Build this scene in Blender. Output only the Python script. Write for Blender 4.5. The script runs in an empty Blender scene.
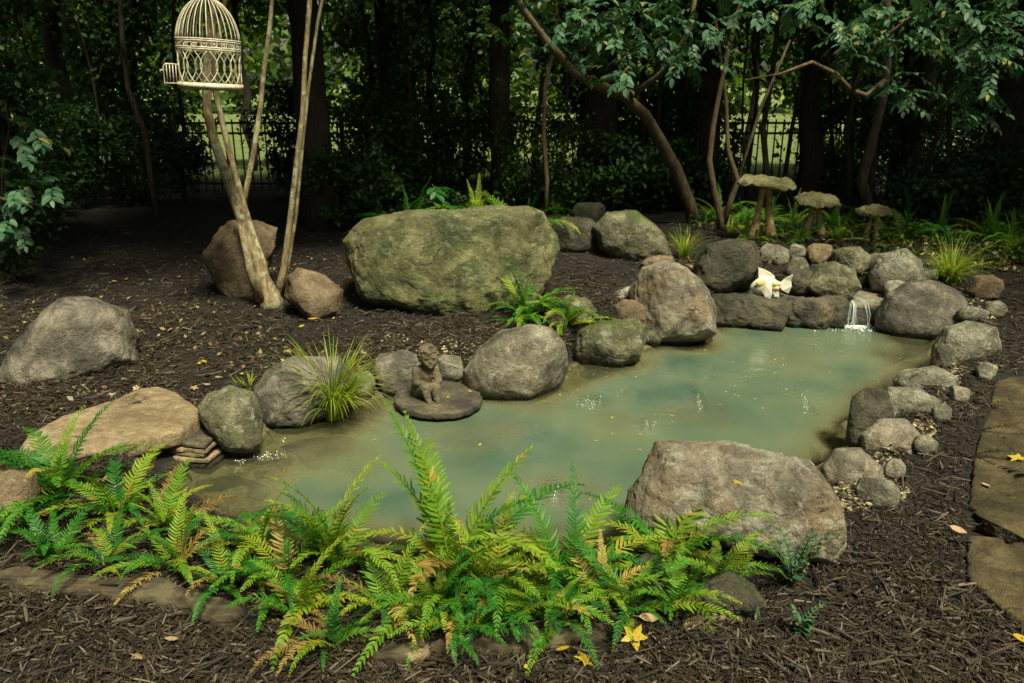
import bpy, bmesh, math, random
import numpy as np
from mathutils import Vector, Matrix
random.seed(7); RNG = np.random.default_rng(11)
R = math.radians
SC = bpy.context.scene
COL = SC.collection
# ------------------------------------------------------------------ camera, world, sun
CAMZ, PITCH, FPX = 1.7, R(17.86), 796.0
cd = bpy.data.cameras.new('camera'); cam = bpy.data.objects.new('camera', cd); COL.objects.link(cam)
cam.location = (0, 0, CAMZ); cam.rotation_euler = (R(90) - PITCH, 0, 0)
cd.sensor_width = 36; cd.lens = 36 * FPX / 1024; cd.clip_end = 500; cd.clip_start = .05
cd.dof.use_dof = True; cd.dof.focus_distance = 3.6; cd.dof.aperture_fstop = 5.6
SC.camera = cam
SUN_EL, SUN_AZ = R(62), R(150)          # azimuth measured clockwise from +Y: light comes from behind the camera, right
world = bpy.data.worlds.new('World'); SC.world = world; world.use_nodes = True
wn = world.node_tree; bg = wn.nodes['Background']
sky = wn.nodes.new('ShaderNodeTexSky'); sky.sky_type = 'NISHITA'; sky.sun_disc = False
sky.sun_elevation = SUN_EL; sky.sun_rotation = SUN_AZ; sky.dust_density = 3.5; sky.ozone_density = .6
hs = wn.nodes.new('ShaderNodeHueSaturation'); hs.inputs['Saturation'].default_value = .3; wn.links.new(sky.outputs[0], hs.inputs['Color'])
tn = wn.nodes.new('ShaderNodeMix'); tn.data_type = 'RGBA'; tn.blend_type = 'MULTIPLY'; tn.inputs[0].default_value = 1; tn.inputs[7].default_value = (1, 1.0, .80, 1)
wn.links.new(hs.outputs[0], tn.inputs[6]); wn.links.new(tn.outputs[2], bg.inputs[0]); bg.inputs[1].default_value = .07
sl = bpy.data.lights.new('sun', 'SUN'); sl.energy = 4.8; sl.angle = R(12); sl.color = (1, .93, .66)
sun = bpy.data.objects.new('sun', sl); COL.objects.link(sun)
sd = Vector((math.sin(SUN_AZ) * math.cos(SUN_EL), math.cos(SUN_AZ) * math.cos(SUN_EL), math.sin(SUN_EL)))
sun.rotation_euler = (-sd).to_track_quat('-Z', 'Y').to_euler(); sun.location = sd * 20
SC.view_settings.view_transform = 'Standard'; SC.view_settings.look = 'None'
SC.view_settings.gamma = 1; SC.view_settings.exposure = .53
SC.cycles.max_bounces = 6; SC.cycles.diffuse_bounces = 3; SC.cycles.glossy_bounces = 3
SC.cycles.transparent_max_bounces = 12; SC.cycles.use_denoising = True
SC.cycles.caustics_reflective = False; SC.cycles.caustics_refractive = False

# ------------------------------------------------------------------ pixel <-> ground helpers (to survey the place)
FW = np.array([0, math.cos(PITCH), -math.sin(PITCH)]); UP = np.array([0, math.sin(PITCH), math.cos(PITCH)])
def ray(px, py): return FW * FPX + np.array([px - 512., 0, 0]) + UP * (341.5 - py)
def at(px, py, z=0.):
    d = ray(px, py); t = (z - CAMZ) / d[2]
    return np.array([d[0] * t, d[1] * t, z])
def aty(px, py, Y):
    d = ray(px, py); t = Y / d[1]
    return np.array([d[0] * t, Y, CAMZ + d[2] * t])

# ------------------------------------------------------------------ noise
def _h(i, j, k, s):
    n = (i * 374761393 + j * 668265263 + k * 2147483647 + s * 1274126177) & 0xffffffff
    n = ((n ^ (n >> 13)) * 1274126177) & 0xffffffff
    return ((n ^ (n >> 16)) & 0xffff) / 32767.5 - 1
def vnoise(p, s=0):
    p = np.asarray(p, float); f = np.floor(p); u = p - f; u = u * u * (3 - 2 * u)
    i, j, k = [f[:, a].astype(np.int64) for a in range(3)]
    r = 0
    for a in (0, 1):
        for b in (0, 1):
            for c in (0, 1):
                w = (u[:, 0] if a else 1 - u[:, 0]) * (u[:, 1] if b else 1 - u[:, 1]) * (u[:, 2] if c else 1 - u[:, 2])
                r = r + w * _h(i + a, j + b, k + c, s)
    return r
def fbm(p, o=4, s=0, g=.5):
    p = np.asarray(p, float); r = 0; a = 1
    for q in range(o): r = r + a * vnoise(p * 2.03 ** q + q * 7.3, s + q); a *= g
    return r
def sst(x, a, b):
    t = np.clip((x - a) / (b - a), 0, 1); return t * t * (3 - 2 * t)

# ------------------------------------------------------------------ mesh helpers
def mesh_np(name, V, F, mat=None, smooth=True, attrs=None):
    """V (n,3), F (m,k) all faces k-sided"""
    V = np.asarray(V, np.float32); F = np.asarray(F, np.int32); m, k = F.shape
    me = bpy.data.meshes.new(name); me.vertices.add(len(V)); me.vertices.foreach_set('co', V.ravel())
    me.loops.add(m * k); me.loops.foreach_set('vertex_index', F.ravel())
    me.polygons.add(m); me.polygons.foreach_set('loop_start', np.arange(0, m * k, k, dtype=np.int32))
    me.polygons.foreach_set('use_smooth', np.full(m, smooth, bool))
    for n, a in (attrs or {}).items():
        at_ = me.attributes.new(n, 'FLOAT', 'POINT'); at_.data.foreach_set('value', np.asarray(a, np.float32))
    me.update(calc_edges=True); me.validate()
    if mat: me.materials.append(mat)
    return me
class MB:
    def __init__(s): s.v = []; s.f = []
    def add(s, vs, fs):
        o = len(s.v); s.v += [tuple(map(float, v)) for v in vs]; s.f += [tuple(i + o for i in f) for f in fs]
    def tube(s, pts, rad, n=6, cap=True, wob=0):
        pts = [Vector(p) for p in pts]; m = len(pts)
        if not hasattr(rad, '__len__'): rad = [rad] * m
        rings = []; ref = None
        for i, p in enumerate(pts):
            t = (pts[min(i + 1, m - 1)] - pts[max(i - 1, 0)]).normalized()
            if ref is None: ref = t.orthogonal().normalized()
            a = (ref - t * ref.dot(t)); a = a.normalized() if a.length > 1e-6 else t.orthogonal().normalized()
            ref = a; b = t.cross(a)
            for q in range(n):
                w = 2 * math.pi * q / n; rr = rad[i] * (1 + (random.uniform(-wob, wob) if wob else 0))
                rings.append(p + (a * math.cos(w) + b * math.sin(w)) * rr)
        fs = [(i * n + q, i * n + (q + 1) % n, (i + 1) * n + (q + 1) % n, (i + 1) * n + q) for i in range(m - 1) for q in range(n)]
        if cap: fs += [tuple(range(n))[::-1], tuple((m - 1) * n + q for q in range(n))]
        s.add(rings, fs)
    def ring(s, c, r, rad, n=40, k=5, sx=1, tilt=None):
        pts = [(c[0] + r * math.cos(2 * math.pi * i / n), c[1] + r * sx * math.sin(2 * math.pi * i / n), c[2]) for i in range(n + 1)]
        s.tube(pts, rad, k, cap=False)
    def box(s, a, b):
        x0, y0, z0 = a; x1, y1, z1 = b
        s.add([(x0, y0, z0), (x1, y0, z0), (x1, y1, z0), (x0, y1, z0), (x0, y0, z1), (x1, y0, z1), (x1, y1, z1), (x0, y1, z1)],
              [(0, 3, 2, 1), (4, 5, 6, 7), (0, 1, 5, 4), (1, 2, 6, 5), (2, 3, 7, 6), (3, 0, 4, 7)])
    def lathe(s, prof, n=32):
        m = len(prof); vs = [(r * math.cos(2 * math.pi * q / n), r * math.sin(2 * math.pi * q / n), z) for r, z in prof for q in range(n)]
        s.add(vs, [(i * n + q, i * n + (q + 1) % n, (i + 1) * n + (q + 1) % n, (i + 1) * n + q) for i in range(m - 1) for q in range(n)])
    def mesh(s, name, mat, smooth=True):
        me = bpy.data.meshes.new(name); me.from_pydata(s.v, [], s.f); me.update()
        me.polygons.foreach_set('use_smooth', [smooth] * len(me.polygons))
        if mat: me.materials.append(mat)
        return me
def link(name, me, parent=None, loc=(0, 0, 0), rot=None, sc=None):
    o = bpy.data.objects.new(name, me); COL.objects.link(o); o.location = loc
    if rot is not None: o.rotation_euler = rot
    if sc is not None: o.scale = (sc, sc, sc) if not hasattr(sc, '__len__') else sc
    if parent: o.parent = parent
    return o
def tag(o, label, cat, group=None):
    o['label'] = label; o['category'] = cat
    if group: o['group'] = group
    return o
def thing(name, label, cat, loc=(0, 0, 0), rz=0, group=None):
    return tag(link(name, None, None, loc, (0, 0, rz)), label, cat, group)
def structure(o, kind='structure'):
    o['kind'] = kind; return o
def instances(T, TF, M, P):
    """template verts T (t,3), faces TF (f,k); M (N,3,3) columns = axes; P (N,3)"""
    V = np.einsum('nij,tj->nti', M, T) + P[:, None, :]
    F = TF[None] + (np.arange(len(P)) * len(T))[:, None, None]
    return V.reshape(-1, 3), F.reshape(-1, TF.shape[1])
def bases(ax, up, s=None):
    ax = ax / np.linalg.norm(ax, axis=1, keepdims=True)
    z = up - ax * (up * ax).sum(1, keepdims=True); z /= np.linalg.norm(z, axis=1, keepdims=True) + 1e-9
    y = np.cross(z, ax); M = np.stack([ax, y, z], axis=2)
    return M if s is None else M * (s[:, None, None] if s.ndim == 1 else s[:, None, :])

# ------------------------------------------------------------------ materials
def newmat(name):
    m = bpy.data.materials.new(name); m.use_nodes = True; nt = m.node_tree
    return m, nt, nt.nodes['Principled BSDF'], nt.nodes['Material Output']
def N(nt, t, **kw):
    n = nt.nodes.new(t)
    for k, v in kw.items():
        if k.startswith('i_'):
            n.inputs[int(k[2:]) if k[2:].isdigit() else k[2:]].default_value = v
        else: setattr(n, k, v)
    return n
def ramp(nt, fac, stops):
    r = nt.nodes.new('ShaderNodeValToRGB'); e = r.color_ramp.elements
    while len(e) < len(stops): e.new(.5)
    for el, (p, c) in zip(e, stops): el.position = p; el.color = (*c, 1) if len(c) == 3 else c
    nt.links.new(fac, r.inputs[0]); return r.outputs[0]
def noise(nt, vec, scale, detail=4, rough=.55, dist=0):
    n = N(nt, 'ShaderNodeTexNoise'); n.inputs['Scale'].default_value = scale; n.inputs['Detail'].default_value = detail
    n.inputs['Roughness'].default_value = rough; n.inputs['Distortion'].default_value = dist
    if vec: nt.links.new(vec, n.inputs['Vector'])
    return n.outputs[0]
def mixc(nt, f, a, b, mode='MIX'):
    n = N(nt, 'ShaderNodeMix', data_type='RGBA', blend_type=mode)
    for sock, v in ((n.inputs[0], f), (n.inputs[6], a), (n.inputs[7], b)):
        if hasattr(v, 'links') or isinstance(v, bpy.types.NodeSocket): nt.links.new(v, sock)
        else: sock.default_value = v if isinstance(v, (int, float)) else (*v, 1)
    return n.outputs[2]
def math_(nt, op, a, b=0., c=None, clamp=False):
    n = N(nt, 'ShaderNodeMath', operation=op, use_clamp=clamp)
    for i, v in enumerate((a, b) if c is None else (a, b, c)):
        if isinstance(v, bpy.types.NodeSocket): nt.links.new(v, n.inputs[i])
        else: n.inputs[i].default_value = v
    return n.outputs[0]
def bump(nt, h, strength, dist, prev=None):
    b = N(nt, 'ShaderNodeBump'); b.inputs['Strength'].default_value = strength; b.inputs['Distance'].default_value = dist
    nt.links.new(h, b.inputs['Height'])
    if prev: nt.links.new(prev, b.inputs['Normal'])
    return b.outputs[0]
def N_col(nt, v):
    n = N(nt, 'ShaderNodeTexNoise'); n.inputs['Scale'].default_value = 5; n.inputs['Detail'].default_value = 4; nt.links.new(v, n.inputs['Vector']); return n.outputs[1]
def rock_mat(name, dark, mid, light, moss=.0, mossc=(.05, .085, .015), lichen=.0, wet=True, speck=.5, stain=None):
    m, nt, P, out = newmat(name); L = nt.links
    tc = N(nt, 'ShaderNodeTexCoord').outputs['Object']
    oi = N(nt, 'ShaderNodeObjectInfo').outputs['Random']
    off = N(nt, 'ShaderNodeVectorMath', operation='ADD'); L.new(tc, off.inputs[0])
    cx = N(nt, 'ShaderNodeCombineXYZ'); L.new(math_(nt, 'MULTIPLY', oi, 37.), cx.inputs[0]); L.new(math_(nt, 'MULTIPLY', oi, 19.), cx.inputs[1])
    L.new(cx.outputs[0], off.inputs[1]); v = off.outputs[0]
    n1 = noise(nt, v, 4.5, 6, .62, .6); n2 = noise(nt, v, 17, 6, .68, .3); n3 = noise(nt, v, 130, 3, .7)
    c = ramp(nt, n1, [(.36, dark), (.5, mid), (.63, light)])
    c = mixc(nt, math_(nt, 'MULTIPLY', ramp(nt, n2, [(.4, (0, 0, 0)), (.68, (1, 1, 1))]), .7), c, tuple(x * .45 for x in mid))
    c = mixc(nt, math_(nt, 'MULTIPLY', ramp(nt, n2, [(.25, (1, 1, 1)), (.43, (0, 0, 0))]), .5), c, tuple(min(1, x * 1.3) for x in light))
    c = mixc(nt, speck, c, ramp(nt, n3, [(.3, (.25, .25, .25)), (.52, (.5, .5, .5)), (.75, (.85, .85, .82))]), 'OVERLAY')
    if stain: c = mixc(nt, math_(nt, 'MULTIPLY', ramp(nt, noise(nt, v, 2.8, 4, .6), [(.5, (0, 0, 0)), (.66, (1, 1, 1))]), .75), c, stain)
    if lichen:
        li = ramp(nt, noise(nt, v, 11, 5, .7, 1.5), [(.56, (0, 0, 0)), (.62, (1, 1, 1))])
        c = mixc(nt, math_(nt, 'MULTIPLY', li, lichen), c, (.42, .44, .36))
    vv = N(nt, 'ShaderNodeVectorMath', operation='MULTIPLY_ADD'); L.new(N_col(nt, v), vv.inputs[0]); vv.inputs[1].default_value = (.35, .35, .35); L.new(v, vv.inputs[2])
    vo = N(nt, 'ShaderNodeTexVoronoi', feature='DISTANCE_TO_EDGE'); vo.inputs['Scale'].default_value = 2.4; L.new(vv.outputs[0], vo.inputs['Vector'])
    crk = math_(nt, 'MULTIPLY', ramp(nt, vo.outputs[0], [(0, (1, 1, 1)), (.016, (.6, .6, .6)), (.03, (0, 0, 0))]), ramp(nt, noise(nt, v, 3.1, 2), [(.54, (0, 0, 0)), (.66, (1, 1, 1))]))
    c = mixc(nt, math_(nt, 'MULTIPLY', crk, .5), c, tuple(x * .25 for x in dark))
    geo = N(nt, 'ShaderNodeNewGeometry'); sp = N(nt, 'ShaderNodeSeparateXYZ'); L.new(geo.outputs['Normal'], sp.inputs[0])
    pz = N(nt, 'ShaderNodeSeparateXYZ'); L.new(geo.outputs['Position'], pz.inputs[0])
    rough = None
    if moss:
        mm = math_(nt, 'ADD', math_(nt, 'MULTIPLY', sp.outputs[2], .22), math_(nt, 'ADD', noise(nt, v, 3.6, 7, .7, .8), moss - .5))
        mf = ramp(nt, mm, [(.5, (0, 0, 0)), (.72, (1, 1, 1))])
        mc = mixc(nt, noise(nt, v, 42, 4, .7), tuple(x * .4 for x in mossc), tuple(x * 1.7 for x in mossc))
        c = mixc(nt, mf, c, mc)
    wf = None
    if wet:
        wz = math_(nt, 'ADD', pz.outputs[2], math_(nt, 'MULTIPLY', math_(nt, 'SUBTRACT', n2, .5), .05))
        wf = ramp(nt, wz, [(.02, (1, 1, 1)), (.05, (0, 0, 0))])
        c = mixc(nt, math_(nt, 'MULTIPLY', wf, .72), c, (.02, .022, .014))
        L.new(math_(nt, 'SUBTRACT', math_(nt, 'MULTIPLY_ADD', n2, .45, .38), math_(nt, 'MULTIPLY', wf, .5)), P.inputs['Roughness'])
    else: P.inputs['Roughness'].default_value = .85
    L.new(c, P.inputs['Base Color'])
    b = bump(nt, n1, .6, .06); b = bump(nt, n2, 1., .045, b); b = bump(nt, n3, .6, .008, b)
    b = bump(nt, noise(nt, v, 48, 5, .7), .9, .018, b)
    b = bump(nt, math_(nt, 'SUBTRACT', 1., crk), .7, .012, b)
    L.new(b, P.inputs['Normal']); P.inputs['Specular IOR Level'].default_value = .42
    return m
def leaf_mat(name, stops, trans=.35, attr=True, rough=.45, objrand=False, tip=None, spec=.35):
    m, nt, P, out = newmat(name); L = nt.links
    if objrand: f = N(nt, 'ShaderNodeObjectInfo').outputs['Random']
    else: f = N(nt, 'ShaderNodeAttribute', attribute_name='rnd').outputs['Fac']
    if objrand and attr:
        a = N(nt, 'ShaderNodeAttribute', attribute_name='rnd').outputs['Fac']
        f = math_(nt, 'ADD', math_(nt, 'MULTIPLY', f, .72), math_(nt, 'MULTIPLY', a, .28))
    c = ramp(nt, f, stops)
    if tip:
        tc = N(nt, 'ShaderNodeTexCoord').outputs['Object']
        c = mixc(nt, ramp(nt, noise(nt, tc, 9, 3, .6), [(tip[0], (0, 0, 0)), (tip[0] + .05, (1, 1, 1))]), c, tip[1])
    L.new(c, P.inputs['Base Color']); P.inputs['Roughness'].default_value = rough; P.inputs['Specular IOR Level'].default_value = spec
    tr = N(nt, 'ShaderNodeBsdfTranslucent'); L.new(mixc(nt, .6, c, (1, 1, .35), 'MULTIPLY'), tr.inputs[0])
    mx = N(nt, 'ShaderNodeMixShader'); mx.inputs[0].default_value = trans
    L.new(P.outputs[0], mx.inputs[1]); L.new(tr.outputs[0], mx.inputs[2]); L.new(mx.outputs[0], out.inputs[0])
    return m
def bark_mat(name, a, b, patch=None, sc=1., grain=(1, 1, .22)):
    m, nt, P, out = newmat(name); L = nt.links
    tc = N(nt, 'ShaderNodeTexCoord').outputs['Object']
    mp = N(nt, 'ShaderNodeMapping'); mp.inputs['Scale'].default_value = grain; L.new(tc, mp.inputs[0])
    n1 = noise(nt, mp.outputs[0], 30 * sc, 6, .65, .5); n2 = noise(nt, tc, 7 * sc, 5, .6, .4)
    c = ramp(nt, n1, [(.35, a), (.65, b)])
    if patch: c = mixc(nt, ramp(nt, n2, [(.52, (0, 0, 0)), (.6, (1, 1, 1))]), c, patch)
    L.new(c, P.inputs['Base Color']); P.inputs['Roughness'].default_value = .9
    L.new(bump(nt, n1, .8, .02, bump(nt, n2, .4, .02)), P.inputs['Normal']); return m
def plain(name, c, rough=.6, n=None, c2=None, sc=20, metal=0, bmp=.3):
    m, nt, P, out = newmat(name); tc = N(nt, 'ShaderNodeTexCoord').outputs['Object']
    nz = noise(nt, tc, sc, 5, .65, .3)
    nt.links.new(ramp(nt, nz, [(.38, c2 or tuple(x * .6 for x in c)), (.6, c)]), P.inputs['Base Color'])
    nt.links.new(bump(nt, nz, bmp, .01), P.inputs['Normal'])
    P.inputs['Roughness'].default_value = rough; P.inputs['Metallic'].default_value = metal; return m

M = {}
M['granite'] = rock_mat('granite_warm', (.10, .09, .065), (.25, .22, .165), (.46, .42, .33), moss=.09, lichen=.5, stain=(.27, .19, .10))
M['grey'] = rock_mat('granite_grey', (.09, .09, .065), (.24, .225, .165), (.44, .42, .32), moss=.11, lichen=.6)
M['mossy'] = rock_mat('rock_mossy', (.05, .055, .03), (.16, .155, .09), (.32, .30, .19), moss=.36, mossc=(.075, .115, .012), lichen=.5)
M['mossdark'] = rock_mat('rock_dark_mossy', (.035, .04, .025), (.08, .075, .05), (.16, .14, .09), moss=.30, mossc=(.05, .08, .012))
M['boulder'] = rock_mat('boulder_green', (.05, .06, .025), (.14, .155, .06), (.30, .29, .14), moss=.22, mossc=(.06, .095, .022), lichen=.25, stain=(.17, .15, .07), wet=False)
M['slab'] = rock_mat('sandstone_slab', (.25, .18, .10), (.38, .29, .17), (.48, .38, .24), moss=0, wet=False, speck=.35)
M['brown'] = rock_mat('rock_brown', (.12, .085, .05), (.22, .16, .10), (.31, .24, .15), moss=.03, wet=False)
M['purple'] = rock_mat('rock_purple_moss', (.065, .06, .05), (.175, .155, .125), (.36, .32, .26), moss=.13, mossc=(.035, .05, .012))
M['pave'] = rock_mat('flagstone', (.035, .028, .012), (.085, .066, .028), (.16, .125, .058), moss=.14, wet=False, mossc=(.07, .08, .015))
M['slate'] = rock_mat('slate_wet', (.05, .05, .05), (.13, .115, .085), (.26, .21, .13), moss=0)
M['bark'] = bark_mat('bark_pale', (.10, .075, .035), (.34, .27, .15), patch=(.36, .35, .22), sc=1.3)
M['barkd'] = bark_mat('bark_dark', (.025, .02, .014), (.075, .058, .038))
M['barkm'] = bark_mat('bark_brown', (.05, .035, .02), (.15, .11, .06))
M['log'] = bark_mat('log_weathered', (.018, .013, .008), (.085, .062, .036), patch=(.10, .085, .045), sc=1.3, grain=(.12, 1, 1.6))
M['fernA'] = leaf_mat('fern_green', [(0, (.02, .12, .022)), (.35, (.035, .19, .018)), (.7, (.10, .28, .02)), (1, (.20, .36, .03))], .45, objrand=True, tip=(.62, (.36, .28, .03)))
M['fernY'] = leaf_mat('fern_yellow_green', [(0, (.13, .30, .02)), (.6, (.24, .40, .03)), (1, (.40, .44, .05))], .5, objrand=True, tip=(.58, (.48, .34, .04)))
M['fernB'] = leaf_mat('fern_brown', [(0, (.15, .10, .03)), (.6, (.30, .21, .05)), (1, (.40, .34, .08))], .25, objrand=True)
M['fernD'] = leaf_mat('fern_deep', [(0, (.015, .10, .022)), (.5, (.025, .15, .022)), (1, (.06, .21, .025))], .3, objrand=True)
M['grass'] = leaf_mat('sedge_blades', [(0, (.14, .28, .02)), (.6, (.30, .42, .04)), (.86, (.48, .50, .08)), (1, (.5, .38, .12))], .5)
M['leafteal'] = leaf_mat('leaf_blue_green', [(0, (.02, .07, .03)), (.6, (.045, .125, .06)), (.93, (.085, .18, .09)), (1, (.28, .24, .05))], .2, rough=.5, spec=.3)
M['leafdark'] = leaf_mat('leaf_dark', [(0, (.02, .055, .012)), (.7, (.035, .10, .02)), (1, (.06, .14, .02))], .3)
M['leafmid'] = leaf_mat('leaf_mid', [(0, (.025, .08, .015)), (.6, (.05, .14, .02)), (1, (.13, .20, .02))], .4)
M['leaffar'] = leaf_mat('leaf_far', [(0, (.05, .12, .02)), (.6, (.11, .22, .03)), (1, (.22, .28, .05))], .4)
M['lyel'] = leaf_mat('fallen_yellow', [(0, (.42, .30, .02)), (1, (.55, .42, .05))], .2, objrand=True, attr=False, tip=(.6, (.25, .15, .03)))
M['ltan'] = leaf_mat('fallen_tan', [(0, (.30, .20, .11)), (1, (.48, .36, .22))], .15, objrand=True, attr=False)
M['mulch'] = None
m, nt, P, out = newmat('mulch_chips')
f = N(nt, 'ShaderNodeAttribute', attribute_name='rnd').outputs['Fac']
tc = N(nt, 'ShaderNodeTexCoord').outputs['Object']
c = ramp(nt, f, [(0, (.010, .007, .004)), (.5, (.026, .018, .011)), (.85, (.064, .047, .029)), (.98, (.14, .118, .085))])
nz = noise(nt, tc, 160, 3, .6)
nt.links.new(mixc(nt, .5, c, ramp(nt, nz, [(.3, (.2, .2, .2)), (.7, (.8, .8, .8))]), 'OVERLAY'), P.inputs['Base Color'])
P.inputs['Roughness'].default_value = .62; P.inputs['Specular IOR Level'].default_value = .35
nt.links.new(bump(nt, nz, .5, .004), P.inputs['Normal']); M['mulch'] = m
m, nt, P, out = newmat('gravel_pebbles')
f = N(nt, 'ShaderNodeAttribute', attribute_name='rnd').outputs['Fac']
nt.links.new(ramp(nt, f, [(0, (.05, .04, .02)), (.4, (.17, .14, .08)), (.75, (.29, .25, .16)), (1, (.40, .36, .2))]), P.inputs['Base Color'])
P.inputs['Roughness'].default_value = .7; M['gravel'] = m

# ground
m, nt, P, out = newmat('ground_soil'); L = nt.links
tc = N(nt, 'ShaderNodeTexCoord').outputs['Object']
n1 = noise(nt, tc, 3, 6, .65, .5); n2 = noise(nt, tc, 45, 5, .7, .8); n3 = noise(nt, tc, 14, 4, .6, 1.)
soil = ramp(nt, n2, [(.32, (.006, .005, .003)), (.55, (.018, .014, .009)), (.75, (.045, .035, .022))])
soil = mixc(nt, ramp(nt, n1, [(.5, (0, 0, 0)), (.7, (1, 1, 1))]), soil, (.032, .028, .015))
bed = ramp(nt, n1, [(.3, (.16, .12, .055)), (.5, (.27, .21, .10)), (.7, (.36, .28, .13))])
bed = mixc(nt, ramp(nt, n3, [(.5, (0, 0, 0)), (.62, (1, 1, 1))]), bed, (.12, .10, .045))
lawn = ramp(nt, n1, [(.35, (.10, .16, .04)), (.6, (.22, .27, .09))])
A = lambda s: N(nt, 'ShaderNodeAttribute', attribute_name=s).outputs['Fac']
c = mixc(nt, A('pond'), soil, bed); c = mixc(nt, A('lawn'), c, lawn)
L.new(c, P.inputs['Base Color']); P.inputs['Roughness'].default_value = .9
L.new(bump(nt, n2, 1, .05, bump(nt, n3, .8, .05)), P.inputs['Normal']); M['ground'] = m
# water: murky (suspended silt) surface, clearer where it is shallow
m, nt, P, out = newmat('pond_water'); L = nt.links
tc = N(nt, 'ShaderNodeTexCoord').outputs['Object']
murk = N(nt, 'ShaderNodeAttribute', attribute_name='murk').outputs['Fac']
rip = N(nt, 'ShaderNodeAttribute', attribute_name='ripple').outputs['Fac']
mp = N(nt, 'ShaderNodeMapping'); mp.inputs['Scale'].default_value = (1, 1.3, 1); L.new(tc, mp.inputs[0])
w1 = noise(nt, mp.outputs[0], 5, 2, .5, .6); w2 = noise(nt, mp.outputs[0], 19, 3, .5, .9); w3 = noise(nt, tc, 60, 2, .5)
cw = ramp(nt, noise(nt, tc, 1.5, 3, .5, .2), [(.3, (.05, .105, .08)), (.48, (.10, .15, .10)), (.7, (.15, .19, .115))])
cw = mixc(nt, ramp(nt, murk, [(.3, (1, 1, 1)), (.62, (.5, .5, .5)), (.9, (0, 0, 0))]), cw, (.24, .24, .13))
dif = N(nt, 'ShaderNodeBsdfDiffuse'); L.new(cw, dif.inputs[0])
trn = N(nt, 'ShaderNodeBsdfTransparent'); trn.inputs[0].default_value = (.86, .93, .80, 1)
mx = N(nt, 'ShaderNodeMixShader'); L.new(murk, mx.inputs[0]); L.new(trn.outputs[0], mx.inputs[1]); L.new(dif.outputs[0], mx.inputs[2])
gl = N(nt, 'ShaderNodeBsdfGlossy'); gl.inputs['Roughness'].default_value = .012
fr = N(nt, 'ShaderNodeFresnel'); fr.inputs['IOR'].default_value = 1.68
b = bump(nt, w1, .16, .03); b = bump(nt, w2, .07, .014, b)
b3 = N(nt, 'ShaderNodeBump'); b3.inputs['Distance'].default_value = .03; L.new(w3, b3.inputs['Height']); L.new(rip, b3.inputs['Strength']); L.new(b, b3.inputs['Normal'])
L.new(b3.outputs[0], gl.inputs['Normal']); L.new(b3.outputs[0], fr.inputs['Normal'])
mx2 = N(nt, 'ShaderNodeMixShader'); L.new(fr.outputs[0], mx2.inputs[0]); L.new(mx.outputs[0], mx2.inputs[1]); L.new(gl.outputs[0], mx2.inputs[2])
L.new(mx2.outputs[0], out.inputs[0]); M['water'] = m
m, nt, P, out = newmat('falling_water')
P.inputs['Base Color'].default_value = (.8, .86, .84, 1); P.inputs['Roughness'].default_value = .12; P.inputs['Alpha'].default_value = .24
M['fall'] = m

# ------------------------------------------------------------------ terrain
POND = np.array([at(*p)[:2] for p in [(160, 470), (205, 456), (245, 445), (275, 420), (300, 410), (350, 405), (385, 392), (430, 380), (480, 384),
    (545, 380), (580, 358), (650, 346), (700, 328), (740, 316), (800, 314), (870, 314), (905, 326), (938, 340), (940, 366), (905, 388), (880, 402),
    (862, 430), (838, 462), (806, 490), (740, 512), (660, 530), (600, 552), (500, 556), (400, 552), (300, 540), (225, 516), (175, 494)]])
def sdf(P2, poly):
    x, y = P2[:, 0], P2[:, 1]; n = len(poly); d = np.full(len(x), 1e9); ins = np.zeros(len(x), bool)
    for i in range(n):
        a, b = poly[i], poly[(i + 1) % n]; e = b - a; wx, wy = x - a[0], y - a[1]
        t = np.clip((wx * e[0] + wy * e[1]) / (e @ e), 0, 1)
        d = np.minimum(d, (wx - e[0] * t) ** 2 + (wy - e[1] * t) ** 2)
        c = (a[1] > y) != (b[1] > y)
        with np.errstate(divide='ignore', invalid='ignore'):
            ins ^= c & (x < e[0] * (y - a[1]) / (e[1] if e[1] else 1e-12) + a[0])
    return np.where(ins, 1, -1) * np.sqrt(d)
CTL = [(0, 683, .05), (250, 683, .05), (512, 683, .06), (800, 683, .08), (1024, 683, .08), (1024, 550, .1), (950, 450, .1), (1010, 350, .12), (1020, 290, .2),
    (100, 560, .11), (300, 610, .1), (500, 620, .09), (700, 600, .1), (0, 500, .12), (50, 470, .12), (0, 400, .12), (150, 370, .12), (250, 350, .12),
    (350, 340, .12), (440, 340, .12), (60, 300, .15), (200, 300, .15), (270, 300, .16), (100, 240, .2), (340, 260, .26), (400, 300, .17), (520, 300, .18),
    (600, 290, .22), (620, 260, .3), (580, 240, .35), (450, 215, .38), (740, 275, .21), (820, 275, .21), (870, 275, .21), (700, 235, .38), (770, 238, .42),
    (850, 240, .42), (930, 240, .38), (1000, 240, .35), (960, 300, .16), (560, 345, .10), (920, 400, .1)]
CP = np.array([[*at(p[0], p[1], p[2])] for p in CTL] + [(x, 9.5, .32) for x in range(-9, 10, 2)] + [(x, 12., .16) for x in range(-12, 13, 3)]
    + [(x, 20., .1) for x in range(-20, 21, 8)] + [(x, -4., .1) for x in range(-8, 9, 4)] + [(-6, y, .15) for y in (0, 3, 6)] + [(6, y, .15) for y in (0, 3, 6)])
BUMPS = [(610, 440, .20, .13, -.11), (470, 455, .25, .15, -.12), (350, 480, .22, .12, -.08), (700, 440, .22, .13, -.16), (800, 380, .2, .15, -.16), (560, 510, .3, .1, -.12), (255, 500, .16, .08, -.05), (690, 350, .22, .1, -.04), (770, 350, .12, .1, -.14), (535, 412, .30, .18, -.05), (855, 430, .10, .07, -.015), (828, 442, .09, .06, -.02), (610, 372, .25, .10, -.05), (330, 440, .35, .13, -.06), (700, 352, .2, .09, -.06)]
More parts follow.
